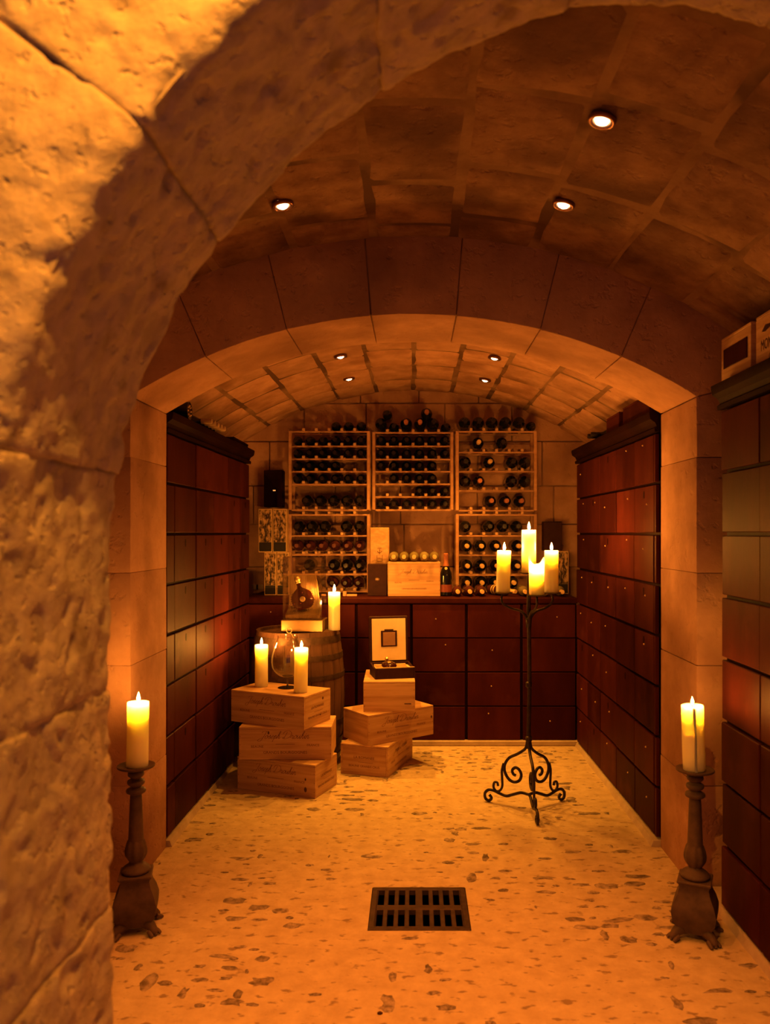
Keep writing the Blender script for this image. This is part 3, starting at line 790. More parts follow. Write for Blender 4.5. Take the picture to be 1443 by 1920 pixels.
def decanter(label,loc,rot,s=1.0):
    t=thing('cognac_decanter',label,'decanter',loc); t.rotation_euler=rot
    # flattened round body in xz, thin in y
    fl=Matrix.Scale(.42,4,(0,1,0))
    body=MB(); prof=smoothprof([(0,-.002),(.045,.0),(.072,.03),(.080,.07),(.068,.115),(.035,.145),(.017,.158),(.014,.185),(.016,.195)],4)
    prof=[(r*s,z*s) for r,z in prof]
    body.lathe(prof,32,fl).build('glass_body',M['cognac'],t,smooth=50)
    med=MB().lathe([(0,0),(.020*s,0),(.018*s,.003),(.012*s,.004),(0,.004)],20,Matrix.Translation((0,-.034*s,.07*s))@Matrix.Rotation(PI/2,4,'X')).build('medallion',M['goldm'],t)
    MB().lathe(smoothprof([(.018*s,.190*s),(.021*s,.196*s),(.016*s,.203*s),(.022*s,.215*s),(.020*s,.232*s),(.010*s,.242*s),(0,.244*s)],3),16).build('stopper',M['goldm'],t)
    sp=MB().lathe([(.0035*s,0),(0,.011*s)],6).mesh('spike',M['cognac'],0)
    for sg in (-1,1):
        for k in range(8):
            z=(.012+.016*k)*s; r=np.interp(z,[p[1] for p in prof],[p[0] for p in prof])
            link('spike',sp,t,(sg*(r-.001),0,z),(0,sg*PI/2,0))
    return t
decanter('ornate cognac decanter with gold stopper inside the glass display case',(cc.x+.004,cc.y-.012,BT+cb+.068),(R(-8),R(-15),R(10)),.92)
candle('lit pillar candle on the barrel beside the display case',(px(626,1180,5.36).x,5.37,BT+.001),.255,.0400,flame_s=1.35)
t=thing('napkin_ring','small pale wire ring hanging over the barrel rim','ring',(px(543,1184,5.17).x,5.145,BT+.025))
mb=MB(); mb.tube([(.017*math.cos(a),0,.017*math.sin(a)) for a in np.linspace(0,2*PI,25)],.0028,6,0).build('ring',M['cork'],t,smooth=60)
MB().tube([(.010,-.002,-.015),(.02,-.003,-.03),(.03,-.003,-.048)],.0022,6,3).build('cord',M['cork'],t,smooth=60)

# ---------------------------------------------------------------- open presentation case
def open_case():
    t=thing('presentation_case','open black presentation case with cream lining on the right crate stack','case',(0,0,0))
    w,d,h=.272,.215,.070; th=.012; hb=.080
    def side(x0,x1):
        pts=[(-d/2,0),(d/2,0),(d/2,hb),(d*.2,h+.004),(-d*.2,h-.004),(-d/2,h)]
        vs=[(x0,a,b) for a,b in pts]+[(x1,a,b) for a,b in pts]; n=len(pts)
        return MB().add(vs,[tuple(range(n)),tuple(range(2*n-1,n-1,-1))]+[(i,(i+1)%n,n+(i+1)%n,n+i) for i in range(n)])
    side(-w/2,-w/2+th).build('side_wall',M['leather'],t,smooth=30); side(w/2-th,w/2).build('side_wall',M['leather'],t,smooth=30)
    MB().box(-w/2+th,w/2-th,-d/2,-d/2+th,0,h-.001,bev=.002).build('front_wall',M['leather'],t)
    MB().box(-w/2+th,w/2-th,d/2-th,d/2,0,hb-.001,bev=.002).build('back_wall',M['leather'],t)
    MB().box(-w/2+th,w/2-th,-d/2+th,d/2-th,0,.008).build('bottom',M['leather'],t,smooth=0)
    # cream lining: rim and tray
    a=w/2-th-.0005; e=d/2-th-.0005
    mb=MB()
    mb.box(-a,a,-e,e,.009,.030); mb.box(-a,-a+.014,-e,e,.031,h-.012); mb.box(a-.014,a,-e,e,.031,h-.012); mb.box(-a+.0145,a-.0145,e-.014,e,.031,h-.004)
    mb.build('lining',M['cream'],t,smooth=0)
    MB().box(-w/2+.004,w/2-.004,-d/2+.002,-d/2+.010,h,h+.004,bev=.001).build('gold_edge',M['goldp'],t)
    # lid, opened to a little past upright
    lid=link('lid',MB().box(-w/2,w/2,0,.03,.0,.315,bev=.006).mesh('lid',M['leather'],30),t,(0,d/2+.002,hb-.004),(R(-5),0,0))
    link('lid_lining',MB().box(-w/2+.018,w/2-.018,-.003,-.0003,.012,.297,bev=.001).mesh('lid_lining',M['cream'],30),lid)
    link('plaque_frame',MB().box(-.056,.056,-.009,-.0035,.105,.215,bev=.002).box(-.032,.032,-.009,-.0035,.2155,.224,bev=.002).mesh('plaque_frame',M['leather'],30),lid)
    link('plaque',MB().box(-.043,.043,-.0115,-.0095,.114,.203,bev=.001).mesh('plaque',M['plaque'],30),lid)
    return t,w,d
oc,ow,od=open_case()
place_corner(oc,ow,od,(-1,-1),(-.253,5.262),R(12.5),3*HC+.004)
ol=oc.location
d2=decanter('clear round cognac decanter lying in the open black case',(ol.x-.012,ol.y-.06,3*HC+.066),(R(-72),0,R(12.5)),.62)

# ---------------------------------------------------------------- wine racks
RY=6.20; RS=RY/1500
def zpx(y,Y=RY): return 1.55-(y-1000)*Y/1500
def xpx(x,Y=RY): return (x-775)*Y/1500
def rack(label,x0,x1,ytop,rails,slots,ybot=None,top_blocks=None):
    """rails: photo heights of the shelf bars; slots: gaps where spacer blocks stand"""
    X0,X1=xpx(x0),xpx(x1); zt=zpx(ytop); zb=zpx(ybot if ybot else rails[-1])-.004
    t=thing('wine_rack',label,'wine rack',(X0,RY,zb)); D=.20; pw=.024
    post=MB().box(-pw/2,pw/2,-.011,.011,0,zt-zb,bev=.002).mesh('post',M['rack'],30)
    for xx in (0,X1-X0):
        for yy in (.011,D-.011): link('post',post,t,(xx,yy,0))
    Lr=X1-X0-pw-.001
    rail=MB().box(-Lr/2,Lr/2,-.009,.009,-.012,.0,bev=.0015).mesh('rail',M['rack'],30)
    blk=MB().box(-.0108,.0108,-.012,.012,.0005,.0215,bev=.0015).mesh('spacer_block',M['pinev'],30)
    for r,yy in enumerate(rails):
        z=zpx(yy)-zb
        for dy in (.010,D-.010):
            ra=link('rail',rail,t,((X1-X0)/2,dy,z))
            for sx in slots: link('spacer_block',blk,ra,(xpx(sx)-X0-(X1-X0)/2,0,0))
    if ytop not in rails:
        top=link('top_rail',rail,t,((X1-X0)/2,.010,zt-zb-.002)); link('top_rail',rail,t,((X1-X0)/2,D-.010,zt-zb-.002))
        if top_blocks:
            for sx in top_blocks: link('spacer_block',blk,top,(xpx(sx)-X0-(X1-X0)/2,0,0))
    return t
def bl(a): return [a+24*k for k in range(5)]
rack('upper left wooden wine rack full of dark bottles',543.5,690.5,808,[808,835.5,859.5,883,907,955],bl(568.6))
rack('upper middle wooden wine rack with close shelves',700.5,847,810,[810,835.5,860,883,906.5,930.5,955],bl(726))
rack('upper right wooden wine rack with wide spaced shelves',857,1003.5,808,[808,847,883,919,956],bl(882.8))
rack('lower left wooden wine rack standing on the counter',543.5,690.5,964,[964,1003.5,1039,1076,1108],bl(568.6),ybot=1110.6)
rack('lower right wooden wine rack behind the iron candle stand',857,1003.5,964,[964,1003.5,1040,1077,1108],bl(882.8),ybot=1110.6)

# ---------------------------------------------------------------- bottles
def bottle_mesh(r,L,rn,mat):
    p=[(0,.012),(r*.55,.004),(r*.92,.0),(r,.008),(r,L*.58),(r*.97,L*.635),(r*.72,L*.70),(r*.45,L*.755),(rn*1.05,L*.80),(rn,L*.86),(rn,L*.985),(rn*.8,L),(0,L)]
    return MB().lathe(p,20,ALONG_Y@Matrix.Translation((0,0,-L*.0))).mesh('bottle',mat,45)
def cap_mesh(rn,L,mat):
    return MB().lathe([(rn*1.06,L*.80),(rn*1.08,L*.975),(rn*1.0,L+.0015),(0,L+.002)],16,ALONG_Y,cap=False).mesh('capsule',mat,40)
_bm={}
def bottle_kind(kind,cap):
    r,L,rn,gm={'std':(.0383,.30,.0145,'glassdark'),'mag':(.0455,.33,.0165,'glassdark'),'red':(.0375,.30,.0145,'glassred'),'redm':(.044,.32,.015,'glassred'),'pale':(.0365,.30,.0145,'glassgreen')}[kind]
    if kind not in _bm: _bm[kind]=bottle_mesh(r,L,rn,M[gm])
    if (kind,cap) not in _bm: _bm[(kind,cap)]=cap_mesh(rn,L,M[cap])
    return _bm[kind],_bm[(kind,cap)],r,L
def bottle(x,yback,z,kind,cap,label,group,rot=(0,0,0)):
    bm_,cm,r,L=bottle_kind(kind,cap)
    t=thing('wine_bottle',label,'bottle',(x,yback,z),0,group); t.rotation_euler=rot
    link('glass_body',bm_,t); link('capsule',cm,t)
    return t
ORD=['first','second','third','fourth','fifth','sixth','seventh','eighth']
ROWN=['top row','second row','third row','fourth row','fifth row','bottom row']
def fill(rackname,rows,colr=None):
    for ri,(yrail,kind,xs,cap) in enumerate(rows):
        rn='row %s'%'' if False else (ROWN[ri] if ri<len(rows)-1 else 'bottom row')
        _,_,r,L=bottle_kind(kind,'capdark')
        for i,xx in enumerate(xs):
            cp=cap
            if isinstance(xx,tuple): xx,cp=xx
            X=xpx(xx); Z=zpx(yrail)+r+(.0015 if kind=='std' else .0222)
            lab='%s wine bottle in %s, %s, %s from left'%('purple-red' if kind.startswith('red') else ('gold-capped dark' if cp=='capgold' else ('copper-capped dark' if cp=='capred' else 'dark')),rackname,rn,ORD[i])
            bottle(X,RY+.225+ (0 if kind=='std' else .01),Z,kind,cp,lab,'bottles in the wine racks')
def sl(a,ks): return [a+24*k for k in ks]
fill('upper left rack',[(835.5,'std',sl(556.6,range(6)),'capdark'),(859.5,'std',sl(556.6,range(6)),'capdark'),(883,'std',sl(556.6,[0,1,2,3]),'capdark'),(907,'std',sl(556.6,range(6)),'capdark'),(955,'mag',[575,600,624.7,649.5,674.3],'capdark')])
fill('upper middle rack',[(835.5,'std',sl(714,range(6)),'capdark'),(860,'std',sl(714,range(6)),'capdark'),(883,'std',sl(714,range(5)),'capdark'),(906.5,'std',sl(714,[1,2,3,4]),'capdark'),(930.5,'std',sl(714,[3,4,5]),'capdark'),(955,'std',sl(714,range(6)),'capdark')])
fill('upper right rack',[(847,'mag',[(896,'capgold'),941],'capdark'),(883,'mag',[872,(917,'capgold'),960,985],'capdark'),(919,'mag',[872,(898,'capred'),959,985],'capdark'),(956,'mag',[(919.5,'capred'),(947.5,'capred'),(975,'capred')],'capdark')])
fill('lower left rack',[(1003.5,'mag',[559.5,584,608.5,648.5,674],'capdark'),(1039,'redm',[558.5,581,604,627.5,651,674.3],'cappurple'),(1076,'mag',[578.6,625,649.5,674],'capdark'),(1108,'redm',[560,585,624,648,672],'capdark')])
fill('lower right rack',[(1003.5,'mag',[872,916.6,943,969],'capdark'),(1040,'mag',[874,901,929,970],'capgold'),(1077,'mag',[875,902,930,968],'capgold'),(1108,'mag',[875,902,928,961],'capgold')])
# bottles lying on top of the racks
for i,(xx,yy,kind,cap,lab) in enumerate([
  (628.6,808,'std','capdark','dark bottle lying leftmost on top of the upper racks'),(652.6,808,'std','capdark','dark bottle on top of the left rack, second from left'),
  (676.6,808,'std','capdark','dark bottle on top of the left rack, nearest the middle rack'),(713.5,810,'mag','capdark','dark magnum on the left end of the middle rack top'),
  (738,810,'std','capdark','dark bottle on the middle rack top, second from left'),(761,810,'mag','capred','copper-capped magnum on the middle rack top, third from left'),
  (787,810,'mag','capred','copper-capped magnum on the middle rack top, fourth from left'),(812,810,'mag','capdark','dark magnum under the highest bottle on the middle rack top'),
  (836,810,'std','capdark','dark bottle at the right end of the middle rack top'),(871,808,'mag','capdark','dark magnum lying first from left on the right rack top'),
  (897,808,'mag','capdark','dark magnum lying second from left on the right rack top'),(922.5,808,'mag','capdark','dark magnum lying third from left on the right rack top'),
  (948,808,'mag','capdark','dark magnum lying fourth from left on the right rack top'),(973.5,808,'mag','capdark','dark magnum lying fifth from left on the right rack top'),(997,808,'std','capdark','dark bottle at the far right end of the racks top')]):
    _,_,r,L=bottle_kind(kind,cap)
    bottle(xpx(xx),RY+.235,zpx(yy)+r+(.0015 if kind=='std' else .0222),kind,cap,lab,'bottles lying on the rack tops')
bottle(xpx(799.5),RY+.235,zpx(810)+.0677+.0775,'mag','capred','copper-capped magnum lying highest, bridging two bottles on the middle rack','bottles lying on the rack tops')
bottle(xpx(725.5),RY+.235,zpx(810)+.141,'std','capdark','dark bottle resting across two others above the middle rack','bottles lying on the rack tops')

# ---------------------------------------------------------------- things on the counter
def on_counter(x,Y): return ((x-775)*Y/1500,Y,CT)
S5=5.93/1500
# printed crate with pale bottles
cx=(776-775)*S5
t=crate('pine crate standing on the counter with five pale bottles on top',.388,.25,.252,(cx,5.93+.125,CT+.0005),0,group='pine wine crates')
for i,xx in enumerate((737.5,757,776,795.5,814.5)):
    bottle((xx-775)*S5,5.95+.25,CT+.254+.0375,'pale','capgold','pale glass bottle with gold capsule, %s from left on the counter crate'%ORD[i],'pale bottles on the counter crate')
# dark box with emblem
t=thing('gift_box','dark brown gift box with small gold emblem beside the counter crate','box',on_counter(707,5.95))
w=36*5.95/1500
MB().box(-w/2,w/2,0,.10,.0005,.238,bev=.003).build('box_body',M['leather'],t)
mb=MB()
for k in range(8):
    a=k*PI/4; mb.tube([(0,0,0),(.010*math.cos(a),0,.007*math.sin(a)),(.016*math.cos(a+.2),0,.012*math.sin(a+.2))],.0011,5,2)
mb.build('emblem',M['goldp'],t,(0,-.0012,.125))
t=thing('wooden_box','tall pale wooden bottle box printed with a small crest behind the dark box','box',on_counter(711.5,6.10))
w=35*6.1/1500
MB().box(-w/2,w/2,0,.11,.0005,.51,bev=.002).build('box_body',M['pinev'],t)
MB().box(-w/2+.004,w/2-.004,-.004,-.0003,.01,.505,bev=.001).build('sliding_lid',M['pinev'],t)
mb=MB(); rule(mb,0,.268,.035,.003); mb.tube([(-.018,0,.245),(0,0,.232),(.018,0,.245)],.002,5,3); mb.tube([(0,0,.262),(0,0,.222)],.002,5,0); mb.tube([(-.02,0,.215),(-.02,0,.17),(.02,0,.17),(.02,0,.215)],.0015,5,0); block_text(mb,'1842',0,.192,.03); block_text(mb,'CHATEAU',0,.158,.055)
mb.build('crest',M['ink'],t,(0,-.0052,.085),smooth=0)
# champagne bottle
t=thing('champagne_bottle','champagne bottle with copper foil standing right of the counter crate','bottle',((836-775)*S5,5.965,CT+.0005))
MB().lathe(smoothprof([(0,.008),(.030,.0),(.044,.004),(.0445,.03),(.0445,.14),(.043,.165),(.033,.195),(.022,.225),(.0165,.25)],3),28).build('glass_body',M['glassdark'],t,smooth=45)
MB().lathe([(.0240,.222),(.0172,.25),(.0158,.285),(.0185,.292),(.0178,.312),(.012,.317),(0,.318)],20).build('foil',M['capred'],t,smooth=40)
MB().lathe([(.0449,.030),(.0449,.085)],28,cap=False).build('label',M['rose'],t)
MB().lathe([(0,0),(.011,0),(.010,.0015),(0,.002)],14,Matrix.Translation((0,-.0285,.205))@Matrix.Rotation(R(68),4,'X')).build('neck_seal',M['capgold'],t)
# bottles lying on the counter
for i,xx in enumerate((857,879.5,902)):
    bottle((xx-775)*S5,6.135,CT+.0385,'red','capgold' if i else 'capgold','red bottle lying on the counter, %s right of the champagne'%ORD[i],'bottles lying on the counter')
t=bottle((923-775)*S5,6.12,CT+.0385,'red','capgold','slanted bottle with gold bands lying on the counter by the candle stand','bottles lying on the counter',rot=(0,0,R(33)))
MB().lathe([(.0380,.05),(.0380,.062)],20,ALONG_Y,cap=False).build('gold_band',M['capgold'],t); MB().lathe([(.0380,.075),(.0380,.09)],20,ALONG_Y,cap=False).build('gold_band',M['capgold'],t)
for i,xx in enumerate((982,1002,1022,1050)):
    bottle((xx-775)*S5,6.135,CT+.0375,'pale','capgold','pale bottle lying on the counter right of the slanted one, %s from left'%ORD[i],'pale bottles lying on the counter')
# tree-print gift boxes
def tree_box(label,x0,x1,Y,z0,h,depth=.10):
    X0=(x0-775)*Y/1500; X1=(x1-775)*Y/1500
    t=thing('gift_carton',label,'box',((X0+X1)/2,Y,z0),0,'tree print cartons'); w=X1-X0-.003
    MB().box(-w/2,w/2,0,depth,0.0005,h,bev=.0015).build('carton',M['goldp'],t)
    MB().box(-w/2+.005,w/2-.005,-.0012,-.0001,h*.235,h-.007).build('tree_picture',M['tree'],t,smooth=0)
    MB().box(-w/2+.005,w/2-.005,-.0014,-.0001,.007,h*.232).build('black_band',M['blackp'],t,smooth=0)
    mb=MB()
    mb.tube([(0,0,h*.235),(.001,0,h*.42),(-.002,0,h*.62)],[.005,.004,.002],5,3); mb.tube([(.001,0,h*.42),(.014,0,h*.56),(.022,0,h*.74)],[.003,.002,.001],5,3); mb.tube([(0,0,h*.48),(-.016,0,h*.62),(-.022,0,h*.8)],[.003,.002,.001],5,3)
    mb.v=[(a,b*.2,c) for a,b,c in mb.v]
    mb.build('tree_trunk',M['blackp'],t,(0,-.0016,0))
    return t
Yb=6.02; hb=.322
tree_box('tree-print carton, lower left of the four by the display case',495,518,Yb,CT,hb)
tree_box('tree-print carton, lower right of the four, behind the display case',518.5,541.5,Yb,CT,hb)
tree_box('tree-print carton, upper left of the four by the wine rack',484,510.5,Yb,CT+hb+.001,hb+.005)
tree_box('tree-print carton, upper right of the four, touching the wine rack',511,537.5,Yb,CT+hb+.001,hb+.005)
tree_box('single tree-print carton at the right end of the counter',1038,1066,6.15,CT,.33)
t=thing('carton','plain dark carton stacked on the carton at the right end','box',((1036-775)*6.17/1500,6.17,CT+.3315))
MB().box(-.070,.070,-.01,.10,0.0005,.222,bev=.003).build('carton_body',M['leather'],t); MB().box(-.069,.069,-.009,.099,.2225,.226,bev=.001).build('carton_lid',M['blackp'],t)
t=thing('wall_unit','dark wall box with small glowing indicator above the tree-print cartons','wall box',((512.5-775)*6.35/1500,6.445,zpx(951,6.35)))
w=36*6.35/1500
MB().box(-w/2,w/2,-.10,-.0005,0,.295,bev=.006).build('housing',M['redframe'],t); MB().box(-.003,.018,-.1035,-.1003,.128,.137,bev=.001).build('indicator',M['led'],t)
t=thing('socket_plate','double ivory socket plate on the back wall above the counter','socket',((481-775)*6.42/1500,6.444,zpx(1101,6.42)))
for sx in (-1,1): MB().box(sx*.026-.020,sx*.026+.020,-.008,-.0005,-.02,.02,bev=.003).build('socket',M['plate'],t)
MB().box(-.0045,.0045,-.008,-.0005,-.02,.02,bev=.001).build('switch',M['blackp'],t)
t=thing('wood_offcut','two small pale wood offcuts lying on the counter beside the barrel candle','wood',on_counter(655,5.93))
MB().box(-.05,-.025,0,.05,.0005,.034,bev=.002).build('block',M['rack'],t); MB().box(-.022,.055,-.01,.03,.0005,.014,bev=.002).build('strip',M['rack'],t)

# ---------------------------------------------------------------- things on top of the cabinets
ZT=BZ+8*RH+.0975
for i in range(5):
    Yy=4.58+.081*i
    bottle(-1.455,Yy,ZT+.0385,'std','cork','dark bottle with pale capsule on the left cabinet, %s from the arch'%ORD[i],'bottles on the left cabinet',rot=(0,0,PI/2))
t=thing('studded_bottle','dark bottle end with ring of pale studs on the left cabinet','bottle',(-1.20,4.28,ZT+.052))
MB().lathe(smoothprof([(0,0),(.04,0),(.05,.01),(.05,.15),(.02,.20),(.014,.25),(0,.251)],3),20,Matrix.Rotation(-PI/2,4,'Y')).build('glass_body',M['glassdark'],t,smooth=45)
for k in range(8):
    a=k*PI/4; link('stud',STUD,t,(.0005,.028*math.cos(a),.028*math.sin(a)),(0,0,PI/2))
t=thing('flat_case','flat dark case lying over the far end of the left cabinet','case',(-1.345,5.60,ZT))
MB().box(-.13,.14,-.22,.24,.0005,.03,bev=.004).build('case_body',M['redframe'],t); MB().box(-.13,.14,-.22,.24,.031,.048,bev=.004).build('case_lid',M['redframe'],t)
def dark_crate(label,loc,L,D,H,rz,cat='crate'):
    t=thing('dark_crate',label,cat,loc,rz,'crates on the cabinets')
    MB().box(-L/2,L/2,-D/2,D/2,.0005,H-.012,bev=.003).build('crate_body',M['redwood'],t); MB().box(-L/2,L/2,-D/2,D/2,H-.0115,H,bev=.003).build('lid',M['redwood'],t)
dark_crate('long dark red crate on the right cabinet near the arch',(1.30,4.33,ZT),.52,.20,.115,-PI/2)
dark_crate('small dark red crate on the right cabinet, further from the arch',(1.30,4.83,ZT),.30,.20,.11,-PI/2)
for i in range(2):
    bottle(1.45,5.18+.10*i,ZT+.0385,'std','capdark','dark bottle lying on the right cabinet, %s past the small crate'%ORD[i],'bottles on the right cabinet',rot=(0,0,-PI/2))
# crates on the near right cabinet (front faces -x)
def shelf_crate(label,yc,L,printed):
    t=thing('wine_crate',label,'crate',(1.275+.075,yc,ZT),-PI/2,'pine crates on the near cabinet'); H=.20; D=.15; th=.012
    wm=M['pine']
    MB().box(-L/2,L/2,-D/2,D/2,.0005,H-th,bev=.002).build('crate_body',wm,t); MB().box(-L/2,L/2,-D/2,D/2,H-th+.0005,H,bev=.002).build('lid',wm,t)
    mb=MB()
    if printed:
        mb=MB(); block_text(mb,'MONTROSE',-.135,.085,.20,.04); block_text(mb,'Chateau',-.12,.035,.10)
        vs=[(-.23,0,.135),(-.20,0,.155),(-.15,0,.150),(-.08,0,.178),(.0,0,.150),(-.03,0,.138),(-.12,0,.128),(-.16,0,.138),(-.20,0,.130)]
        mb.add(vs,[tuple(range(9))]); link('lettering',mb.mesh('lettering',M['inkdark'],0),t,(0,-D/2-.0008,0))
    else:
        MB().box(-L/2+.03,L/2-.03,-D/2-.004,-D/2-.0004,.07,.15,bev=.002).build('sunken_board',M['redwood'],t)
    return t
shelf_crate('short pine crate on the near cabinet, against the pier',3.17,.29,False)
shelf_crate('printed pine crate on the near cabinet at the right edge',2.70,.56,True)

# ---------------------------------------------------------------- drain grate
def grate():
    t=thing('drain_grate','rusty cast iron drain grate with two rows of slots in the floor','grate',((GX0+GX1)/2,(GY0+GY1)/2,0))
    w=(GX1-GX0)/2-.002; d=(GY1-GY0)/2-.002; z0,z1=-.022,.004
    fw=.028
    MB().box(-w,w,-d,-d+fw,z0,z1,bev=.003).build('frame_bar',M['castiron'],t)
    MB().box(-w,w,d-fw,d,z0,z1,bev=.003).build('frame_bar',M['castiron'],t)
    MB().box(-w,-w+.024,-d+fw,d-fw,z0,z1,bev=.003).build('frame_bar',M['castiron'],t)
    MB().box(w-.024,w,-d+fw,d-fw,z0,z1,bev=.003).build('frame_bar',M['castiron'],t)
    MB().box(-w+.024,w-.024,-.02,.02,z0,z1,bev=.003).build('cross_bar',M['castiron'],t)
    inn=2*(w-.024); sw=.026; n=8
    gaps=[.018]*7; gaps[3]=.030
    tot=n*sw+sum(gaps); x=-tot/2
    bars=[(-w+.024,x)]
    for k in range(n):
        x+=sw
        if k<7: bars.append((x,x+gaps[k])); x+=gaps[k]
    bars.append((x,w-.024))
    for a,b in bars:
        if b-a<.001: continue
        for s in (-1,1):
            y0,y1=(-d+fw,-.02) if s<0 else (.02,d-fw)
            MB().box(a,b,y0,y1,z0,z1-.001,bev=.002).build('bar',M['castiron'],t)
    return t
grate()
pit=MB().box(GX0-.01,GX1+.01,GY0-.01,GY1+.01,-.26,-.25).box(GX0-.01,GX0,GY0,GY1,-.25,-.001).box(GX1,GX1+.01,GY0,GY1,-.25,-.001).box(GX0,GX1,GY0-.01,GY0,-.25,-.001).box(GX0,GX1,GY1,GY1+.01,-.25,-.001).build('drain_pit',M['pit'],floor,smooth=0)
t=thing('pebble','tiny dark pebble on the floor near the bottom edge','pebble',(px(712,1900,2.58).x,2.58,0))
mb=MB().lathe(smoothprof([(0,0),(.006,.001),(.007,.004),(.004,.007),(0,.008)],3),9); mb.v=[(a*1.3,b*.8+noise.noise(Vector((a*90,b*90,c*90)))*.002,c) for a,b,c in mb.v]; mb.build('stone_body',M['inkdark'],t)

# ---------------------------------------------------------------- floor candlesticks
def candlestick(label,loc,rotz):
    t=thing('floor_candlestick',label,'candlestick',loc,rotz,'carved floor candlesticks')
    # bombe square base
    lv=[(.030,.060),(.045,.064),(.075,.080),(.11,.086),(.145,.076),(.175,.062),(.20,.056),(.212,.060)]
    vs=[];fs=[]; n=16
    for z,h in lv:
        for k in range(n):
            a=2*PI*k/n+PI/4; c,s=math.cos(a),math.sin(a); q=max(abs(c),abs(s)); rr=h/(q**.9)
            vs.append((rr*c*.98,rr*s*.98,z))
    for i in range(len(lv)-1):
        for k in range(n): fs.append((i*n+k,i*n+(k+1)%n,(i+1)*n+(k+1)%n,(i+1)*n+k))
    fs.append(tuple(range(n-1,-1,-1))); fs.append(tuple((len(lv)-1)*n+k for k in range(n)))
    MB().add(vs,fs).build('base',M['stick'],t,smooth=40)
    foot=MB()
    foot.tube([(.046,0,.042),(.080,0,.036),(.102,0,.020),(.108,0,.010)],[.024,.020,.015,.010],10,3)
    for dy in (-.014,0,.014): foot.tube([(.09,dy,.018),(.106,dy*1.3,.012),(.116,dy*1.4,.006)],[.010,.008,.006],8,3)
    fm=foot.mesh('claw_foot',M['stick'],60)
    for k in range(4): link('claw_foot',fm,t,(0,0,.0),(0,0,PI/4+k*PI/2))
    MB().box(-.062,.062,-.062,.062,.2125,.224,bev=.003).build('abacus',M['stick'],t)
    MB().lathe(smoothprof([(.050,.2245),(.056,.235),(.045,.248),(.030,.258),(.024,.268)],3),24).build('collar',M['stick'],t,smooth=50)
    # leafy bulb
    pr=smoothprof([(.024,.266),(.036,.285),(.040,.305),(.036,.330),(.030,.350)],3); vs=[];fs=[];n=32
    mb=MB().lathe(pr,32); out=[]
    for x,y,z in mb.v:
        a=math.atan2(y,x); f=1+.07*math.cos(8*a); out.append((x*f,y*f,z))
    mb.v=out; mb.build('leaf_bulb',M['stick'],t,smooth=60)
    MB().lathe([(.030,.349),(.0285,.36),(.0235,.50),(.0215,.530)],24).build('shaft',M['stick'],t,smooth=50)
    MB().lathe(smoothprof([(.0215,.529),(.036,.537),(.036,.549),(.020,.558),(.032,.570),(.032,.583),(.019,.591),(.030,.602),(.030,.615),(.022,.622)],3),24).build('ring_turning',M['stick'],t,smooth=60)
    MB().lathe(smoothprof([(.022,.621),(.045,.626),(.068,.634),(.0715,.640),(.068,.643),(.04,.637),(.0,.636)],3),32,cap=False).build('drip_plate',M['stick'],t,smooth=50)
    return t
candlestick('carved dark wooden floor candlestick by the rough left wall',(-1.087,3.135,0),R(14))
candle('lit pillar candle on the left floor candlestick',(-1.082,3.135,.6385),.252,.0415,lean=(0,R(.8)),flame_s=1.0)
candlestick('carved dark wooden floor candlestick before the right pier',(1.085,3.085,0),R(-24))
candle('lit dripping pillar candle on the right floor candlestick',(1.082,3.085,.6385),.250,.0420,lean=(0,R(-1.8)),drip=True,flame_s=.82)

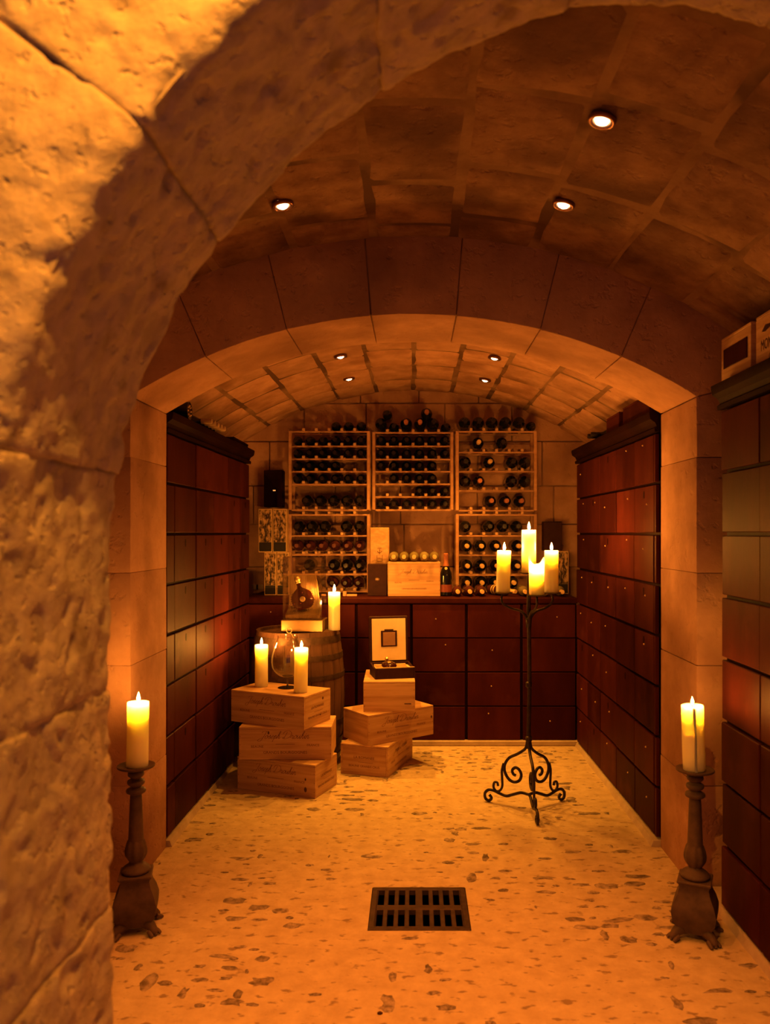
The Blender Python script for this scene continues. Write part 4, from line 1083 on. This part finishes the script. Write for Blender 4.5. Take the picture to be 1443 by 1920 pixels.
# ---------------------------------------------------------------- wrought iron candle stand
def candle_stand():
    t=thing('candle_stand','tall wrought iron floor candelabrum on scrolled tripod feet','candelabrum',(.648,4.50,0))
    MB().tube([(0,0,.34),(0,0,.45),(.004,0,.7),(.002,0,.95),(.0,0,1.12),(.0,.0,1.316)],[.014,.012,.0115,.011,.012,.009],10,3).build('pole',M['iron'],t,smooth=60)
    for z in (.395,.70,1.06):
        MB().lathe(smoothprof([(.010,z-.018),(.018,z-.012),(.0165,z),(.019,z+.010),(.010,z+.018)],2),14,cap=False).build('pole_collar',M['iron'],t,smooth=50)
    up=[(.010,.40),(.012,.366),(.026,.334),(.074,.301),(.13,.272),(.159,.232),(.161,.192),(.135,.152),(.098,.138),(.062,.152),(.05,.186),(.066,.214),(.09,.221),(.11,.203),(.102,.182),(.086,.178)]
    lo=[(.169,.235),(.18,.192),(.178,.145),(.178,.102),(.195,.076),(.219,.071),(.237,.091),(.231,.118),(.211,.120),(.206,.102)]
    ft=[(0,.080),(.05,.084),(.106,.066),(.15,.052),(.195,.060),(.235,.071),(.272,.070),(.296,.048),(.292,.018),(.268,.010),(.251,.026),(.266,.044)]
    for ang in (152,32,272):
        a=R(ang); c,s=math.cos(a),math.sin(a); k=.90
        def P(l): return [(r*k*c,r*k*s,z) for r,z in l]
        leg=MB().tube(P(up),.0085,8,5).build('leg_scroll',M['iron'],t,smooth=60)
        MB().tube(P(lo),.0072,8,5).build('outer_scroll',M['iron'],leg,smooth=60)
        MB().tube(P(ft),.0085,8,5).build('foot_scroll',M['iron'],leg,smooth=60)
    arms=[(-.142,.03,1.214),(.132,.03,1.214),(.022,-.142,1.214)]
    for (ax,ay,az) in arms:
        r=math.hypot(ax,ay); u=Vector((ax/r,ay/r,0))
        MB().tube([tuple(u*.008+Vector((0,0,1.02))),tuple(u*.012+Vector((0,0,1.075))),tuple(u*.045+Vector((0,0,1.112))),tuple(u*(r*.66)+Vector((0,0,1.125))),tuple(u*(r*.98)+Vector((0,0,1.150))),tuple(u*(r*1.06)+Vector((0,0,1.18))),tuple(u*r+Vector((0,0,1.208)))],[.008,.008,.0075,.007,.0065,.006,.006],8,4).build('arm',M['iron'],t,smooth=60)
        MB().lathe([(.0,az-.008),(.02,az-.007),(.05,az-.003),(.056,az+.002),(.054,az+.0025),(.0,az)],24,Matrix.Translation((ax,ay,0))).build('drip_plate',M['iron'],t,smooth=40)
    az=1.328
    MB().lathe([(.0,az-.010),(.02,az-.008),(.05,az-.003),(.056,az+.002),(.054,az+.0025),(.0,az)],24).build('drip_plate',M['iron'],t,smooth=40)
    return t
candle_stand()
bx,by=.648,4.50
candle('lit pillar candle on the left arm of the iron candle stand',(bx-.142,by+.03,1.2155),.238,.0395,lean=(0,R(1.5)),flame_s=1.2)
candle('lit pillar candle on the right arm of the iron candle stand',(bx+.132,by+.03,1.2155),.238,.0395,flame_s=1.2)
candle('tall lit pillar candle highest on the iron candle stand',(bx,by,1.3295),.240,.0405,flame_s=1.2)
def burnt_candle():
    t=thing('pillar_candle','short burnt-down candle with ragged glowing rim on the iron stand','candle',(bx+.022,by-.142,1.2155),0,'pillar candles')
    n=40; r=.0415; vs=[];fs=[]
    def rim(a):
        # a measured in the plan; viewer looks along +y, so front is -90 degrees
        d=math.degrees(a)%360
        pts=[(0,.200),(25,.195),(60,.170),(100,.165),(140,.185),(175,.212),(190,.214),(205,.185),(235,.168),(270,.165),(300,.175),(325,.200),(345,.206),(360,.200)]
        return float(np.interp(d,[p[0] for p in pts],[p[1] for p in pts]))
    rings=[lambda a:(r*.97,0),lambda a:(r,.004),lambda a:(r,.08),lambda a:(r*1.0,.14),lambda a:(r*(1.0+.1*max(0,rim(a)-.17)/.04),rim(a)*.97),lambda a:(r*.93,rim(a)),lambda a:(r*.84,rim(a)*.985),lambda a:(r*.80,.135),lambda a:(r*.6,.122),lambda a:(r*.2,.120)]
    for f in rings:
        for k in range(n):
            a=2*PI*k/n; q,z=f(a); vs.append((q*math.cos(a),q*math.sin(a),z))
    for i in range(len(rings)-1):
        for k in range(n): fs.append((i*n+k,i*n+(k+1)%n,(i+1)*n+(k+1)%n,(i+1)*n+k))
    fs.append(tuple(range(n-1,-1,-1))); fs.append(tuple((len(rings)-1)*n+k for k in range(n)))
    MB().add(vs,fs).build('wax_body',M['wax'],t,smooth=50)
    link('wick',WICK,t,(0,0,.124)); link('flame',FM,t,(.001,0,.132))
    return t
burnt_candle()

# ---------------------------------------------------------------- recessed downlights
RING=MB().lathe(smoothprof([(.0235,.006),(.0265,-.002),(.033,-.0065),(.040,-.0045),(.0425,.002),(.041,.006)],3),32,cap=False).mesh('trim_ring',M['copper'],60)
REFL=MB().lathe([(.0275,.003),(.024,.010),(.021,.016)],28,cap=False).mesh('reflector',M['goldm'],60)
BULB=MB().lathe([(.0,-.0105),(.010,-.0095),(.018,-.005),(.0215,.001),(.0225,.006),(0,.0065)],24).mesh('bulb',M['bulb'],60)
def downlight(label,X,Y,Rv,apex,col,watt,group,size=74):
    a=math.asin(X/Rv); z=apex-Rv+(Rv-.010)*math.cos(a); x=(Rv-.010)*math.sin(a)
    t=thing('downlight',label,'downlight',(x,Y,z),0,group); t.rotation_euler=(0,a,0)
    link('trim_ring',RING,t,(0,0,-.002)); link('reflector',REFL,t,(0,0,-.002)); link('bulb',BULB,t,(0,0,-.002))
    ld=bpy.data.lights.new('bulb_light','SPOT'); ld.energy=watt; ld.color=col; ld.spot_size=R(size); ld.spot_blend=1.0; ld.shadow_soft_size=.02
    lo=link('bulb_light',ld,t,(0,0,-.020))
    return t
for (X,Y,lab) in ((.553,2.34,'recessed downlight nearest the viewer in the right of the near vault'),(.553,2.94,'recessed downlight in the right of the near vault by the inner arch'),(-.489,2.98,'recessed downlight in the left of the near vault'),(-.489,2.36,'recessed downlight of the near vault hidden behind the rough arch')):
    downlight(lab,X,Y,2.48,2.83,SPOT_COL,SPOT_W*(1.25 if Y<2.6 else .62),'recessed downlights')
for (X,Y,lab) in ((-.455,4.97,'recessed downlight in the alcove vault, nearer left one'),(.505,4.97,'recessed downlight in the alcove vault, nearer right one'),(-.460,5.68,'recessed downlight in the alcove vault, farther left one'),(.510,5.68,'recessed downlight in the alcove vault, farther right one')) :
    downlight(lab,X,Y,2.5,2.70,ALC_COL,ALC_W*(.85 if Y<5.3 else 1.35),'recessed downlights',84)
# lamp in the entrance room, washing the rough arch
t=thing('ceiling_lamp','small ceiling lamp of the entrance room above the rough arch','lamp',ANTE_LOC)
MB().lathe([(.02,.07),(.045,.062),(.05,.03),(.045,.012)],24,cap=False).build('housing',M['copper'],t,smooth=40)
ld=bpy.data.lights.new('lamp_light','POINT'); ld.energy=ANTE_W; ld.color=ANTE_COL; ld.shadow_soft_size=.03
link('lamp_light',ld,t,(0,0,-.03))
